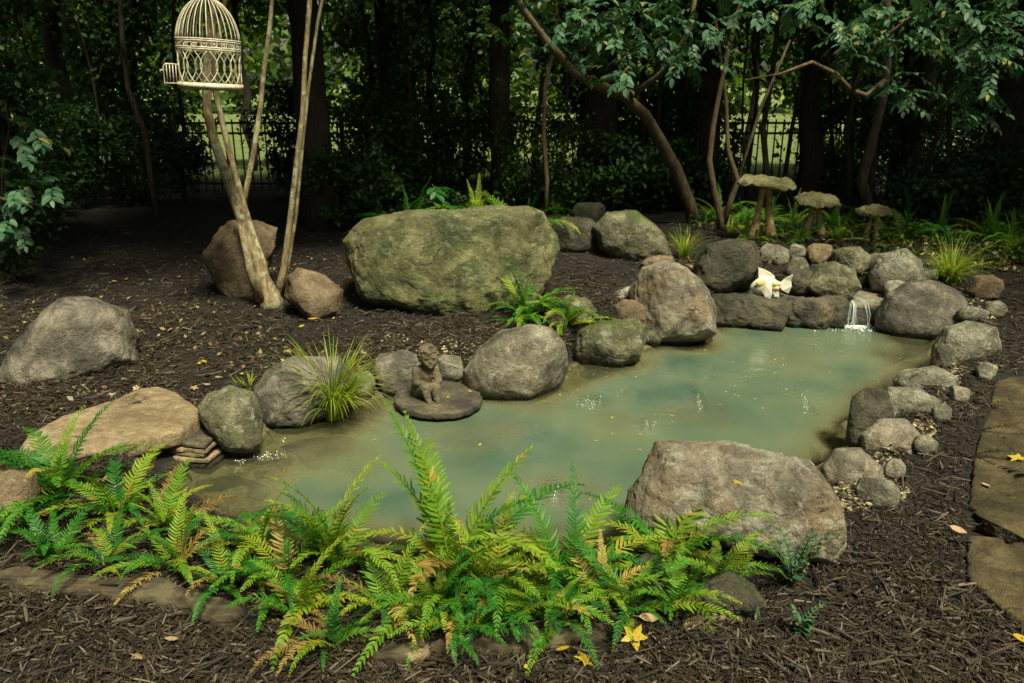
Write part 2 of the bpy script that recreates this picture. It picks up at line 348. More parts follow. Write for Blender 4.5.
LEDGE = [np.array([at(*p)[:2] for p in poly]) for poly in (
    [(872, 322), (945, 330), (945, 370), (890, 408), (868, 396), (900, 378), (890, 352), (870, 336)],
    [(150, 465), (250, 440), (300, 405), (400, 400), (380, 430), (300, 460), (260, 490), (330, 530), (380, 570), (150, 520)],
    [(470, 380), (620, 350), (660, 360), (600, 385), (540, 402), (480, 402)])]
def height(x, y, full=False):
    x = np.asarray(x, float).ravel(); y = np.asarray(y, float).ravel(); num = np.zeros(len(x)); den = np.zeros(len(x))
    for a, b, z in CP:
        w = 1 / ((x - a) ** 2 + (y - b) ** 2 + .04) ** 1.6; num += w * z; den += w
    base = num / den; P2 = np.stack([x, y], 1); d = sdf(P2, POND)
    p3 = np.stack([x, y, x * 0], 1)
    n = fbm(p3 * 2.2, 3, 5) * .018 + fbm(p3 * 11, 3, 9) * .007
    d2 = d + vnoise(p3 * 5, 3) * .03
    out = base * sst(-d2, -.02, .22) + n + .02
    dep = .62 * sst(d2, 0, .4)
    for lg in LEDGE:
        l = sdf(P2, lg) + fbm(p3 * 3, 3, 8) * .10; k = sst(l, -.17, .10); dep = dep * (1 - k) + np.minimum(dep, .06 + .02 * vnoise(p3 * 3, 4)) * k
    for bx, by, rx, ry, zt in BUMPS:
        c = at(bx, by, zt); q = np.sqrt(((x - c[0]) / rx) ** 2 + ((y - c[1]) / (ry * 2)) ** 2) + fbm(p3 * 3.5, 3, 2) * .35
        k = sst(-q, -1.35, -.45) * (.55 if zt < -.045 else 1); dep = dep * (1 - k) + np.minimum(dep, -zt) * k
    z = np.where(d2 > 0, .02 - dep * 1.02 + n * .4, out)
    return (z, d2, dep) if full else z
def gz(x, y): return float(height([x], [y])[0])
def ground_at(px, py, z=.12):
    for _ in range(8):
        p = at(px, py, z); z = z * .4 + gz(p[0], p[1]) * .6
    return at(px, py, gz(p[0], p[1]))
def axis(lo, hi, step, far, grow=1.12):
    a = list(np.arange(lo, hi, step)); s = step
    while a[-1] < far[1]: s *= grow; a.append(a[-1] + s)
    s = step
    while a[0] > far[0]: s *= grow; a.insert(0, a[0] - s)
    return np.array(a)
gx = axis(-4.2, 4.4, .028, (-300, 300)); gy = axis(1.2, 8.5, .028, (-60, 420))
X, Y = np.meshgrid(gx, gy); Z, D2, DEP = height(X, Y, True)
nx, ny = len(gx), len(gy); I = np.arange(nx * ny).reshape(ny, nx)
F = np.stack([I[:-1, :-1], I[:-1, 1:], I[1:, 1:], I[1:, :-1]], -1).reshape(-1, 4)
me = mesh_np('ground', np.stack([X.ravel(), Y.ravel(), Z], 1), F, M['ground'],
             attrs={'pond': sst(D2, -.02, .03), 'lawn': sst(Y.ravel(), 12.5, 15)})
structure(link('ground', me))
# water sheet
wx = np.arange(POND[:, 0].min() - .1, POND[:, 0].max() + .12, .03); wy = np.arange(POND[:, 1].min() - .08, POND[:, 1].max() + .1, .03)
X, Y = np.meshgrid(wx, wy); z, d2, dep = height(X, Y, True); nx, ny = len(wx), len(wy)
I = np.arange(nx * ny).reshape(ny, nx); F = np.stack([I[:-1, :-1], I[:-1, 1:], I[1:, 1:], I[1:, :-1]], -1).reshape(-1, 4)
keep = (d2 > -.1)[F].any(1); F = F[keep]; used = np.unique(F); rem = np.zeros(nx * ny, int); rem[used] = np.arange(len(used))
fc = at(850, 318); rr = np.hypot(X.ravel() - fc[0], Y.ravel() - fc[1])
murk = np.clip(1 - np.exp(-np.maximum(-z, 0) * 3.8), 0, 1) * .985
V = np.stack([X.ravel(), Y.ravel(), X.ravel() * 0], 1)
me = mesh_np('pond_water', V[used], rem[F], M['water'], attrs={'murk': murk[used], 'ripple': np.clip(.75 * np.exp(-rr / .45) + .005 + sum(.9 * np.exp(-(((X.ravel() - q[0]) / a) ** 2 + ((Y.ravel() - q[1]) / b) ** 2)) for q, a, b in [(at(590, 402), .12, .10), (at(552, 490), .07, .16), (at(268, 456), .1, .05), (at(232, 470), .05, .04), (at(700, 400), .04, .2), (at(806, 402), .03, .2), (at(645, 425), .04, .12)]), 0, 1.2)[used]})
structure(link('pond_water', me))

# ------------------------------------------------------------------ rocks
ICO = {}
def ico(n):
    if n not in ICO:
        bm = bmesh.new(); bmesh.ops.create_icosphere(bm, subdivisions=n, radius=1)
        ICO[n] = (np.array([v.co[:] for v in bm.verts]), np.array([[v.index for v in f.verts] for f in bm.faces])); bm.free()
    return ICO[n]
def blob(poly, A, B, C, T, mat, name='rock', sub=5, pw=.62, pc=.8, amp=.05, facets=5, seed=0, ridge=.5):
    """closed stone whose outline in the plane A,B is poly (metres about its centre), half thickness T along C"""
    S, F = ico(sub); poly = np.array(poly); ang = np.arctan2(poly[:, 1], poly[:, 0]); rad = np.hypot(poly[:, 0], poly[:, 1])
    o = np.argsort(ang); ang, rad = ang[o], rad[o]
    th = np.arctan2(S[:, 1], S[:, 0]); r = np.interp(th, np.r_[ang - 2 * np.pi, ang, ang + 2 * np.pi], np.r_[rad, rad, rad])
    rho = np.hypot(S[:, 0], S[:, 1]) ** (pw * .85); w = np.sign(S[:, 2]) * np.abs(S[:, 2]) ** pc
    a, b, c = r * rho * np.cos(th), r * rho * np.sin(th), w * T
    size = (rad.mean() + T) / 2; rs = np.random.default_rng(seed)
    V = np.outer(a, A) + np.outer(b, B) + np.outer(c, C)
    for _ in range(facets):
        n = rs.normal(size=3); n /= np.linalg.norm(n); dd = V @ n; h = dd.max() * rs.uniform(.72, .88)
        k_ = dd - h; V -= np.outer(.5 * (k_ + np.sqrt(k_ * k_ + (size * .07) ** 2)) * .85, n)
    dirn = V / (np.linalg.norm(V, axis=1, keepdims=True) + 1e-9); o = rs.uniform(0, 50, 3)
    q = V / size + o
    dsp = fbm(q * 1.3, 3, seed) * amp * 1.15 * size + (.35 - np.abs(fbm(q * 2.3, 4, seed + 5))) * amp * ridge * 1.9 * size + (np.floor(fbm(q * 1.1 + 9, 2, seed + 31) * 4) / 4 * .55) * amp * size * (size > .12) + (fbm(q * 6, 4, seed + 9, .6) * .32 - np.maximum(0, .12 - np.abs(fbm(q * 3.1, 3, seed + 21))) * 2.2) * amp * size
    V = V + dirn * dsp[:, None]
    return mesh_np(name, V, F, mat)
XA, YA, ZA = np.eye(3)
NROCK = [0]
def rock(label, mat, poly, base=None, g=None, T=None, sub=5, name='rock', cat='rock', amp=.05, group=None, facets=5, pw=.62, bury=.16):
    """stands where its foot meets the ground (row base), outline surveyed from the photograph"""
    NROCK[0] += 1; poly = np.array(poly, float)
    if len(poly) == 2:   # bbox
        (x0, y0), (x1, y1) = poly; rs = np.random.default_rng(NROCK[0]); k = 10
        t = np.arange(k) / k * 2 * np.pi + rs.uniform(-.2, .2, k); e = rs.uniform(.88, 1.08, k)
        cs, sn = np.cos(t), np.sin(t); cs = np.sign(cs) * np.abs(cs) ** .75; sn = np.sign(sn) * np.abs(sn) ** .75
        poly = np.stack([(x0 + x1) / 2 + (x1 - x0) / 2 * cs * e, (y0 + y1) / 2 + (y1 - y0) / 2 * sn * e], 1)
    x0, y0 = poly.min(0); x1, y1 = poly.max(0); cx, cy = (x0 + x1) / 2, (y0 + y1) / 2
    base = base or y1; hit = at(cx, base, g) if g is not None else ground_at(cx, base)
    pix = np.linalg.norm(aty(cx, cy, hit[1]) - np.array([0, 0, CAMZ])) / np.linalg.norm(ray(cx, cy))
    if T is None: T = .42 * min(x1 - x0, 1.5 * (y1 - y0)) * pix
    c = aty(cx, cy, hit[1] + T * .55); d = c - np.array([0, 0, CAMZ]); pix = np.linalg.norm(d) / np.linalg.norm(ray(cx, cy)); d /= np.linalg.norm(d)
    A = np.cross(d, ZA); A /= np.linalg.norm(A); B = np.cross(A, d)
    # bury the foot: the stone carries on below the surface
    if bury: hh = y1 - y0; poly = poly.copy(); low = poly[:, 1] > y0 + hh * .6; poly[low, 1] += hh * bury * (poly[low, 1] - y0 - hh * .6) / (hh * .4)
    # densify outline
    loc = [((x - cx) * pix, (cy - y) * pix) for x, y in poly]
    Ps = []
    for i in range(len(loc)):
        p, q = np.array(loc[i]), np.array(loc[(i + 1) % len(loc)])
        for t in (0, .25, .5, .75): Ps.append(p * (1 - t) + q * t)
    me = blob(Ps, A, B, d, T, M[mat], name, sub, amp=amp, seed=NROCK[0] * 3, facets=facets, pw=pw)
    return tag(link(name, me, None, c), label, cat, group)
def slab(label, mat, poly, z, th, sub=5, name='stone_slab', cat='stone', amp=.03, tilt=0, group=None, parent=None, facets=0, pw=.35):
    """flat stone lying level: outline read on the level plane z (its top)"""
    NROCK[0] += 1; W = np.array([at(x, y, z)[:2] for x, y in poly]); c = (W.min(0) + W.max(0)) / 2; loc = W - c; Ps = []
    for i in range(len(loc)):
        p, q = loc[i], loc[(i + 1) % len(loc)]
        for t in (0, .2, .4, .6, .8): Ps.append(p * (1 - t) + q * t)
    me = blob(Ps, XA, YA, ZA, th / 2, M[mat], name, sub, pw=pw, pc=.35, amp=amp, seed=NROCK[0] * 3, facets=facets, ridge=.4)
    o = link(name, me, parent, (c[0], c[1], z - th / 2), (tilt, 0, 0))
    return o if parent else tag(o, label, cat, group)

rock('huge green mossy boulder with a flat top on the mulch mound', 'boulder', [(349, 240), (358, 228), (372, 220), (420, 214), (480, 210), (530, 208), (545, 213), (556, 235), (560, 252), (547, 278), (528, 300), (490, 311), (455, 314), (395, 312), (368, 302), (356, 285), (350, 262)], base=304, sub=7, T=.42, name='boulder', cat='boulder', amp=.05, facets=4, pw=.42, bury=.14)
rock('grey and brown sloping boulder alone on dark mulch at far left', 'purple', [(2, 364), (20, 338), (48, 308), (70, 297), (100, 302), (125, 318), (131, 345), (128, 366), (60, 384), (5, 384)], base=372, sub=6, T=.3, name='boulder', cat='boulder', facets=5)
rock('large pale granite boulder on the near bank with one yellow leaf on it', 'granite', [(648, 470), (655, 454), (700, 449), (725, 444), (760, 448), (800, 452), (826, 474), (845, 500), (842, 520), (825, 540), (790, 550), (740, 552), (700, 552), (668, 550), (640, 545), (628, 535), (634, 505)], sub=7, T=.2, g=.08, name='boulder', cat='boulder', amp=.06, pw=.48, bury=.05, facets=7)
rock('rounded warm brown boulder at the water beside the statue', 'granite', [(463, 370), (475, 350), (500, 332), (530, 324), (552, 328), (565, 345), (571, 368), (562, 386), (530, 394), (490, 394), (468, 388)], sub=6, g=0, name='boulder', cat='boulder', amp=.03, facets=3)
rock('broad pinkish grey boulder on the far bank left of the small waterfall', 'granite', [(632, 318), (630, 292), (642, 270), (662, 262), (685, 266), (700, 280), (714, 305), (717, 325), (690, 334), (655, 342), (640, 336)], sub=6, g=0, T=.3, name='boulder', cat='boulder')
rock('big purplish boulder with dark moss right of the waterfall', 'purple', [(880, 320), (888, 298), (905, 284), (930, 279), (955, 284), (970, 305), (966, 322), (940, 336), (900, 336), (882, 330)], sub=6, g=0, name='boulder', cat='boulder', amp=.035)
rock('dark mossy round rock between the sandstone slab and the sedge', 'mossy', [(200, 402), (212, 390), (236, 384), (256, 394), (265, 420), (258, 442), (238, 456), (222, 446), (206, 424)], g=0, sub=6)
rock('pinkish flat topped rock behind the bright sedge clump', 'purple', [(256, 385), (275, 362), (300, 356), (338, 360), (356, 378), (352, 402), (300, 420), (262, 415)], g=0, sub=6)
rock('low rock with a green moss patch right of the brown boulder', 'mossy', [(568, 350), (578, 332), (600, 320), (640, 317), (648, 335), (650, 354), (620, 362), (580, 364)], g=0, sub=6)
rock('olive wedge shaped rock behind the mulch mound under the curved limb', 'mossy', [(592, 228), (606, 213), (640, 213), (660, 228), (673, 250), (650, 258), (625, 254), (600, 248)], sub=5)
rock('small dark rock half hidden behind the olive wedge rock', 'mossdark', [(568, 202), (608, 226)], sub=4)
rock('long low dark rock on the mound right of the huge boulder', 'mossdark', [(545, 216), (604, 252)], sub=5)
rock('tall brown rock standing behind the forked tree', 'brown', [(207, 250), (213, 230), (235, 220), (262, 220), (283, 230), (283, 248), (272, 262), (264, 298), (242, 310), (226, 306), (218, 285), (210, 265)], sub=6, T=.2, base=292, name='boulder', cat='boulder')
rock('lumpy tan rock right of the forked tree', 'brown', [(286, 275), (300, 266), (325, 276), (343, 292), (337, 312), (312, 319), (298, 306), (286, 296)], sub=5)
rock('pale brown rock at the left edge behind the ferns', 'brown', [(-30, 470), (34, 520)], sub=5)
rock('flat brownish rock at the water just behind the seated statue', 'purple', [(372, 372), (380, 354), (405, 348), (424, 354), (428, 378), (410, 392), (382, 392)], g=0, sub=5)
rock('small grey rock between the statue and the brown boulder', 'grey', [(432, 354), (468, 382)], g=0, sub=5)
rock('dark grey cube like rock under the fern on the far bank', 'mossy', [(556, 296), (596, 326)], g=.1, sub=5)
rock('broken thin grey rock on top of the far bank pile', 'grey', [(606, 292), (640, 318)], g=.08, sub=5)
rock('narrow pale stone leaning above the broken grey rock', 'grey', [(604, 298), (628, 286), (646, 283), (648, 290), (620, 303), (606, 306)], g=.16, sub=4)
rock('rough brown rock topping the broad pinkish boulder', 'brown', [(640, 255), (680, 280)], g=.2, sub=5)
rock('large dark mossy rock behind the pale fish ornament', 'mossdark', [(696, 268), (704, 246), (725, 239), (752, 240), (760, 262), (750, 288), (700, 290)], g=.2, sub=6)
rock('greyish block in the retaining row under the tallest stone toadstool', 'grey', [(756, 243), (791, 268)], g=.24, sub=5)
rock('narrow dark block right of the greyish block in the retaining row', 'grey', [(786, 256), (808, 278)], g=.24, sub=4)
rock('small upright block on top of the narrow dark block', 'grey', [(787, 244), (806, 258)], g=.33, sub=4)
rock('tan wedge rock in the retaining row under the middle toadstool', 'slab', [(806, 243), (836, 264)], g=.28, sub=5)
rock('mossy rock in the retaining row left of the smallest toadstool', 'mossy', [(832, 246), (872, 272)], g=.26, sub=5)
rock('round lichen covered green rock sitting on the waterfall ledge', 'mossy', [(803, 284), (810, 266), (832, 260), (852, 268), (860, 284), (848, 294), (815, 296)], g=.2, sub=6)
rock('brown lump of rock between the ornament and the round green rock', 'mossdark', [(788, 268), (818, 292)], g=.2, sub=5)
rock('small reddish rock below the smallest toadstool', 'purple', [(868, 252), (890, 274)], g=.26, sub=4)
rock('angular blue grey rock left of the right hand sedge', 'grey', [(872, 276), (880, 256), (904, 246), (918, 258), (926, 280), (905, 290), (876, 288)], g=.2, sub=5)
rock('small grey stone wedged left of the purplish boulder', 'grey', [(884, 280), (916, 300)], g=.16, sub=4)
rock('tan rock at the foot of the right hand sedge', 'brown', [(966, 274), (1002, 300)], sub=5)
rock('low beige rock beside the gravel right of the purplish boulder', 'grey', [(958, 306), (986, 322)], sub=4)
rock('round mottled grey rock at the right bank above three pale rocks', 'grey', [(936, 352), (944, 330), (962, 320), (988, 324), (996, 344), (982, 364), (955, 376), (938, 372)], g=0, sub=6)
rock('pale low rock on the right bank below the round mottled one', 'grey', [(896, 386), (906, 370), (930, 364), (956, 372), (954, 394), (925, 400), (900, 398)], g=0.02, sub=5)
rock('whitish grey rock on the right bank with orange lichen', 'grey', [(878, 404), (888, 390), (915, 387), (936, 396), (936, 418), (912, 426), (884, 422)], g=.02, sub=6)
rock('black green mossy rock dipping into the water on the right bank', 'mossdark', [(850, 400), (862, 388), (882, 390), (890, 410), (880, 440), (862, 458), (850, 440)], g=0, sub=6)
rock('brown angular rock on the right bank below the whitish one', 'granite', [(862, 440), (878, 420), (900, 416), (922, 436), (918, 456), (890, 464), (866, 464)], g=.02, sub=6)
rock('pinkish rock right of the large near boulder', 'granite', [(822, 474), (834, 452), (856, 447), (878, 462), (882, 488), (860, 500), (834, 500)], g=.04, sub=5)
rock('small pale block beside the mulch right of the near boulder', 'grey', [(858, 478), (902, 506)], sub=5)
rock('grey rock under the near boulder behind the ferns', 'mossdark', [(694, 600), (702, 582), (728, 574), (752, 582), (768, 598), (764, 608), (700, 612)], sub=6, T=.1, amp=.08)
rock('dark rock hidden low among the near ferns', 'mossdark', [(628, 556), (680, 590)], sub=5, T=.1)
rock('rough tan rock tucked against the left side of the broad pinkish boulder', 'brown', [(612, 300), (654, 336)], g=.03, sub=5)
# ledge of the waterfall
rock('left block of the wet ledge with green moss', 'mossdark', [(708, 302), (716, 297), (768, 298), (790, 299), (790, 326), (710, 326)], g=0, T=.2, sub=6, pw=.45, amp=.07, name='ledge_stone', cat='ledge stone')
rock('middle block of the wet ledge below the fish ornament', 'slate', [(776, 300), (785, 298), (822, 297), (832, 300), (832, 326), (778, 326)], g=0, T=.2, sub=6, pw=.45, amp=.08, name='ledge_stone', cat='ledge stone')
rock('dripping brown block of the ledge just left of the waterfall', 'mossdark', [(816, 304), (822, 294), (840, 295), (846, 300), (846, 326), (816, 326)], g=0, T=.16, sub=6, pw=.5, amp=.07, name='ledge_stone', cat='ledge stone')
rock('low dark block of the ledge just right of the waterfall', 'mossdark', [(858, 306), (864, 303), (882, 303), (892, 306), (890, 324), (858, 324)], g=0, T=.2, sub=5, amp=.05, name='ledge_stone', cat='ledge stone')
rock('black wet stone directly behind the falling water', 'slate', [(838, 306), (842, 302), (862, 302), (866, 308), (866, 324), (838, 324)], g=0.0, T=.1, sub=5, amp=.04, name='ledge_stone', cat='ledge stone')
slab('wide flat shelf stone on which the fish ornament stands', 'mossy', [(700, 290), (710, 276), (800, 274), (850, 278), (845, 302), (780, 300), (715, 301)], .172, .06, name='ledge_stone', cat='ledge stone', sub=6)
slab('pale shelf stone feeding the waterfall', 'granite', [(838, 302), (842, 280), (890, 276), (905, 290), (886, 304), (860, 303)], .165, .05, name='ledge_stone', cat='ledge stone', sub=6)
for x0, y0, x1, y1, mt, l in [(984, 300, 1006, 318, 'grey', 'small grey stone below the tan rock by the sedge'), (976, 362, 998, 380, 'grey', 'small stone outside the round mottled grey rock'), (950, 386, 970, 402, 'granite', 'small brown stone outside the pale low rock'),
        (932, 404, 952, 422, 'grey', 'small grey stone outside the whitish rock'), (914, 434, 938, 454, 'grey', 'grey stone outside the brown angular rock'), (884, 458, 906, 478, 'granite', 'small brown stone below the brown angular rock'), (932, 372, 950, 384, 'mossy', 'small mossy stone between the mottled and the pale low rock'),
        (876, 414, 894, 428, 'mossy', 'small mossy stone beside the black green rock at the water'), (838, 446, 858, 462, 'mossdark', 'small dark stone at the water above the pinkish rock'), (742, 262, 760, 280, 'mossdark', 'small dark stone left of the fish ornament'), (918, 268, 938, 284, 'grey', 'small stone between the blue grey rock and the sedge'),
        (546, 312, 566, 330, 'purple', 'small reddish stone between the brown boulder and the mossy low rock'), (640, 330, 662, 346, 'mossy', 'small wet stone at the foot of the broad pinkish boulder'), (350, 372, 378, 396, 'grey', 'small stone in the gap right of the sedge'), (700, 284, 720, 300, 'mossdark', 'small dark stone at the left end of the wet ledge')]:
    rock(l, mt, [(x0, y0), (x1, y1)], sub=4)
# slab, slates, disc, paving
slab('broad pale tan sandstone slab with one corner over the slates', 'slab', [(18, 446), (26, 432), (60, 414), (110, 399), (140, 386), (158, 384), (176, 390), (198, 406), (198, 416), (180, 428), (130, 440), (80, 452), (34, 456)], .19, .10, sub=7, amp=.025, pw=.3)
for i, (x0, y0, x1, y1, z) in enumerate([(148, 440, 226, 466, .02), (152, 436, 222, 460, .045), (160, 432, 214, 454, .07), (156, 430, 218, 450, .09), (168, 426, 214, 445, .115), (130, 446, 190, 476, .03)]):
    a, b = (x0 + x1) / 2, (y0 + y1) / 2; w, h = (x1 - x0) / 2, (y1 - y0) / 2
    slab(['lowest brown slate of the stack beside the dark mossy rock', 'second slate from the bottom of the stack', 'middle tan slate of the stack', 'fourth thin slate of the stack, near its top', 'topmost grey slate of the stack under the sandstone slab', 'dark wet slate in front of the stack, lying in the water'][i], 'slate' if i in (0, 4, 5) else 'slab',
         [(a - w, b + h * .3), (a - w * .6, b - h), (a + w * .5, b - h * .8), (a + w, b), (a + w * .6, b + h), (a - w * .3, b + h * .8)], z, .022, name='slate', cat='slate', sub=5, amp=.05, group='stacked slates by the sandstone slab')
for i, (px, py, w, h, zt, l) in enumerate([(855, 430, 17, 9, -.012, 'ochre flat stone just under the water by the right bank'), (826, 443, 15, 8, -.02, 'second ochre stone under the water by the right bank'), (330, 446, 48, 12, -.03, 'broad pale stone under the shallow water below the sedge'), (228, 486, 40, 12, -.03, 'long stone under the shallow water below the slates'),
        (610, 372, 36, 9, -.03, 'flat stone under the water below the low mossy rock'), (530, 412, 44, 13, -.04, 'rounded stone under the water right of the statue'), (905, 350, 26, 8, -.03, 'flat stone under the shallows below the purplish boulder'), (900, 376, 18, 6, -.03, 'small flat stone under the right hand shallows')]):
    slab(l, 'slab' if i < 2 else 'granite', [(px + w * math.cos(a) * random.uniform(.85, 1.1), py + h * math.sin(a) * random.uniform(.85, 1.1)) for a in [k * math.pi / 5 for k in range(10)]], zt, .07, name='submerged_stone', cat='stone', sub=5, amp=.05, pw=.5, group='stones under the water')
paves = [([(990, 404), (998, 376), (1080, 372), (1090, 408), (1024, 412)], 'ochre paving stone farthest up the right edge path'), ([(982, 428), (990, 408), (1090, 412), (1095, 440), (1030, 434)], 'narrow ochre paving stone second from the far end of the path'),
    ([(976, 452), (982, 430), (1100, 442), (1110, 468), (1040, 460)], 'thin cracked paving stone in the middle of the right edge path'), ([(970, 505), (976, 455), (1050, 462), (1120, 470), (1140, 540), (1040, 545), (1000, 530)], 'large dark paving stone with a yellow leaf on it'),
    ([(968, 575), (970, 510), (1000, 536), (1060, 550), (1150, 545), (1180, 640), (1080, 640), (1010, 612)], 'nearest pale ochre paving stone at the right edge')]
for p, l in paves: slab(l, 'pave', p, .145, .06, name='paving_stone', cat='paving stone', sub=6, amp=.015, group='paving stones at the right edge', pw=.25)
slab('broken pale sandstone strip at the foot of the near ferns', 'slab', [(680, 622), (700, 610), (742, 604), (748, 614), (712, 624), (690, 630)], .125, .05, name='edging_stone', cat='edging stone', amp=.05)
slab('small cream chip of stone at the lower end of the near log', 'slab', [(396, 650), (404, 642), (428, 642), (430, 652), (412, 657)], .12, .04, name='edging_stone', cat='edging stone', amp=.05)

# ------------------------------------------------------------------ mulch, gravel
def boxT():
    return (np.array([(-.5, -.5, -.5), (.0, -.5, -.42), (.5, -.3, -.5), (.5, .3, -.5), (.0, .5, -.42), (-.5, .5, -.5), (-.5, -.35, .5), (.0, -.4, .6), (.5, -.2, .4), (.5, .2, .4), (.0, .4, .6), (-.5, .35, .5)]),
            np.array([(6, 7, 10, 11), (7, 8, 9, 10), (0, 1, 7, 6), (1, 2, 8, 7), (2, 3, 9, 8), (3, 4, 10, 9), (4, 5, 11, 10), (5, 0, 6, 11), (0, 5, 4, 1), (1, 4, 3, 2)]))
def scatter_px(n, x0, x1, y0, y1, reject=None, z=.12):
    px = RNG.uniform(x0, x1, n); py = RNG.uniform(y0, y1, n)
    d = FW[None] * FPX + np.stack([px - 512, px * 0, px * 0], 1) + UP[None] * (341.5 - py)[:, None]
    t = (z - CAMZ) / d[:, 2]; x, y = d[:, 0] * t, d[:, 1] * t
    for _ in range(3):
        h, d2, dep = height(x, y, True); t = (h - CAMZ) / d[:, 2]; x, y = d[:, 0] * t, d[:, 1] * t
    h, d2, dep = height(x, y, True); k = (d2 < -.05) & (y < 12)
    return x[k], y[k], h[k], d2[k], px[k], py[k]
def chips(name, n, region, l0, l1, w0, w1, lift, mat, sel=None):
    x, y, h, d2, px, py = scatter_px(n, *region)
    if sel is not None:
        k = sel(px, py, x, y); x, y, h = x[k], y[k], h[k]
    n = len(x); a = RNG.uniform(0, 2 * np.pi, n); tl = RNG.normal(0, .22, n)
    ax = np.stack([np.cos(a), np.sin(a), tl], 1); up = np.stack([RNG.normal(0, .35, n), RNG.normal(0, .35, n), np.ones(n)], 1)
    ln = l0 + (l1 - l0) * RNG.random(n) ** 2.2; w = RNG.uniform(w0, w1, n) * (.5 + .5 * ln / l1); th = w * RNG.uniform(.25, .6, n)
    Mx = bases(ax, up, np.stack([ln, w, th], 1)); T, TF = boxT()
    V, F = instances(T, TF, Mx, np.stack([x, y, h + RNG.uniform(.0, lift, n)], 1))
    V += (fbm(V * 60, 2, 3) * .0012)[:, None]
    return mesh_np(name, V, F, mat, False, {'rnd': np.repeat(RNG.random(n) ** 1.1, len(T))})
def msel(px, py, x, y):
    k = RNG.random(len(px)) < 1. + .6 * fbm(np.stack([x * 3.2, y * 3.2, x * 0], 1), 3, 17)
    for p, _ in paves:
        W = np.array([at(a, b, .135)[:2] for a, b in p]); k &= ~((sdf(np.stack([x, y], 1), W) > -.01) & (RNG.random(len(x)) < .985))
    return k
structure(link('mulch', chips('mulch', 140000, (-260, 1290, 215, 760), .012, .075, .0025, .0085, .022, M['mulch'], msel)), 'stuff')
structure(link('bark_mulch', chips('bark_mulch', 26000, (-260, 1290, 225, 420), .02, .09, .006, .014, .02, M['mulch'], msel)), 'stuff')
structure(link('bark_mulch', chips('bark_mulch', 3500, (-260, 1290, 380, 780), .04, .12, .005, .011, .03, M['mulch'], msel)), 'stuff')
def gsel(px, py, x, y):
    k = np.zeros(len(px), bool)
    for a, b, r in [(968, 300, 16), (962, 312, 14), (988, 316, 10), (945, 376, 18), (925, 428, 14), (860, 492, 26), (845, 500, 20), (880, 470, 22), (895, 448, 12), (480, 352, 14), (455, 352, 16), (430, 352, 14), (395, 346, 18), (362, 378, 14), (820, 250, 14), (935, 262, 14), (900, 495, 12)]:
        k |= np.hypot((px - a), (py - b) * 1.4) < r
    return k
x, y, h, d2, px, py = scatter_px(32000, 340, 1024, 240, 520); k = gsel(px, py, x, y); x, y, h = x[k], y[k], h[k]; n = len(x)
S, F2 = ico(2); s = RNG.uniform(.005, .015, n); a = RNG.uniform(0, 6.3, n)
V, F2 = instances(S, F2, bases(np.stack([np.cos(a), np.sin(a), RNG.normal(0, .2, n)], 1), np.tile(ZA, (n, 1)) + RNG.normal(0, .2, (n, 3)), np.stack([s, s * .7, s * .5], 1)), np.stack([x, y, h + s * .5], 1))
structure(link('gravel', mesh_np('gravel', V, F2, M['gravel'], True, {'rnd': np.repeat(RNG.random(n), len(S))})), 'stuff')

# ------------------------------------------------------------------ ferns
def frond_mesh(name, mat, elev, bend, npair=24, W=.17, stipe=.16, fold=.25, jit=.12, fat=1.0, seed=0, sweep=.35, missing=0.):
    rs = random.Random(seed); n = 30; pts = [Vector((0, 0, 0))]; tans = []
    side = rs.uniform(-.25, .25)
    for i in range(n + 1):
        t = i / n; e = elev - bend * t ** 1.4; tan = Vector((math.cos(e), side * t, math.sin(e))).normalized(); tans.append(tan)
        if i: pts.append(pts[-1] + tan / n)
    V = []; Fs = []; rn = []
    mb = MB(); mb.tube([pts[i] for i in range(0, n + 1, 3)], [.0075 * (1 - .8 * i / n) for i in range(0, n + 1, 3)], 4)
    V += mb.v; Fs += [f for f in mb.f if len(f) == 4]; rn += [.9] * len(V)
    for k in range(npair):
        u = (k + .5) / npair; t = stipe + (1 - stipe) * u; i = min(int(t * n), n - 1); p = pts[i].lerp(pts[i + 1], t * n - i); T = tans[i]
        lat0 = T.cross(Vector((0, 0, 1))) if abs(T.z) < .98 else Vector((0, 1, 0)); lat0.normalize(); nor = lat0.cross(T).normalized()
        prof = (min(1, (u + .08) / .22)) ** .6 * (1 - u) ** .62 + .07
        for sgn in (-1, 1):
            if rs.random() < missing: continue
            ln = W * prof * rs.uniform(1 - jit, 1 + jit); wd = (1 - stipe) / npair * .5 * fat * min(1, .5 + prof * .7)
            sw = sweep + .5 * u + rs.uniform(-.1, .1)
            d = (lat0 * sgn * math.cos(sw) + T * math.sin(sw) + nor * (fold + rs.uniform(-.12, .12))).normalized()
            c = (T - d * T.dot(d)).normalized(); up = d.cross(c).normalized() * (1 if d.cross(c).dot(nor) > 0 else -1)
            tw = rs.uniform(-.35, .35); c = (c * math.cos(tw) + up * math.sin(tw))
            b0 = len(V); dr = rs.uniform(.05, .45); r = rs.random()
            for q, wq in ((0, .5), (.2, 1.0), (.6, .92), (.88, .55), (1.0, .08)):
                pp = p + d * ln * q - nor * dr * ln * q * q + c * ln * .14 * q * q
                for s2 in (-1, 0, 1): V.append(tuple(pp + c * wd * wq * s2 - up * (wd * .28 * (0 if s2 == 0 else -1)))); rn.append(r)
            for q in range(4):
                for s2 in (0, 1):
                    a = b0 + q * 3 + s2; Fs.append((a, a + 1, a + 4, a + 3))
    return mesh_np(name, np.array(V), np.array(Fs), mat, True, {'rnd': rn})
FR = {}
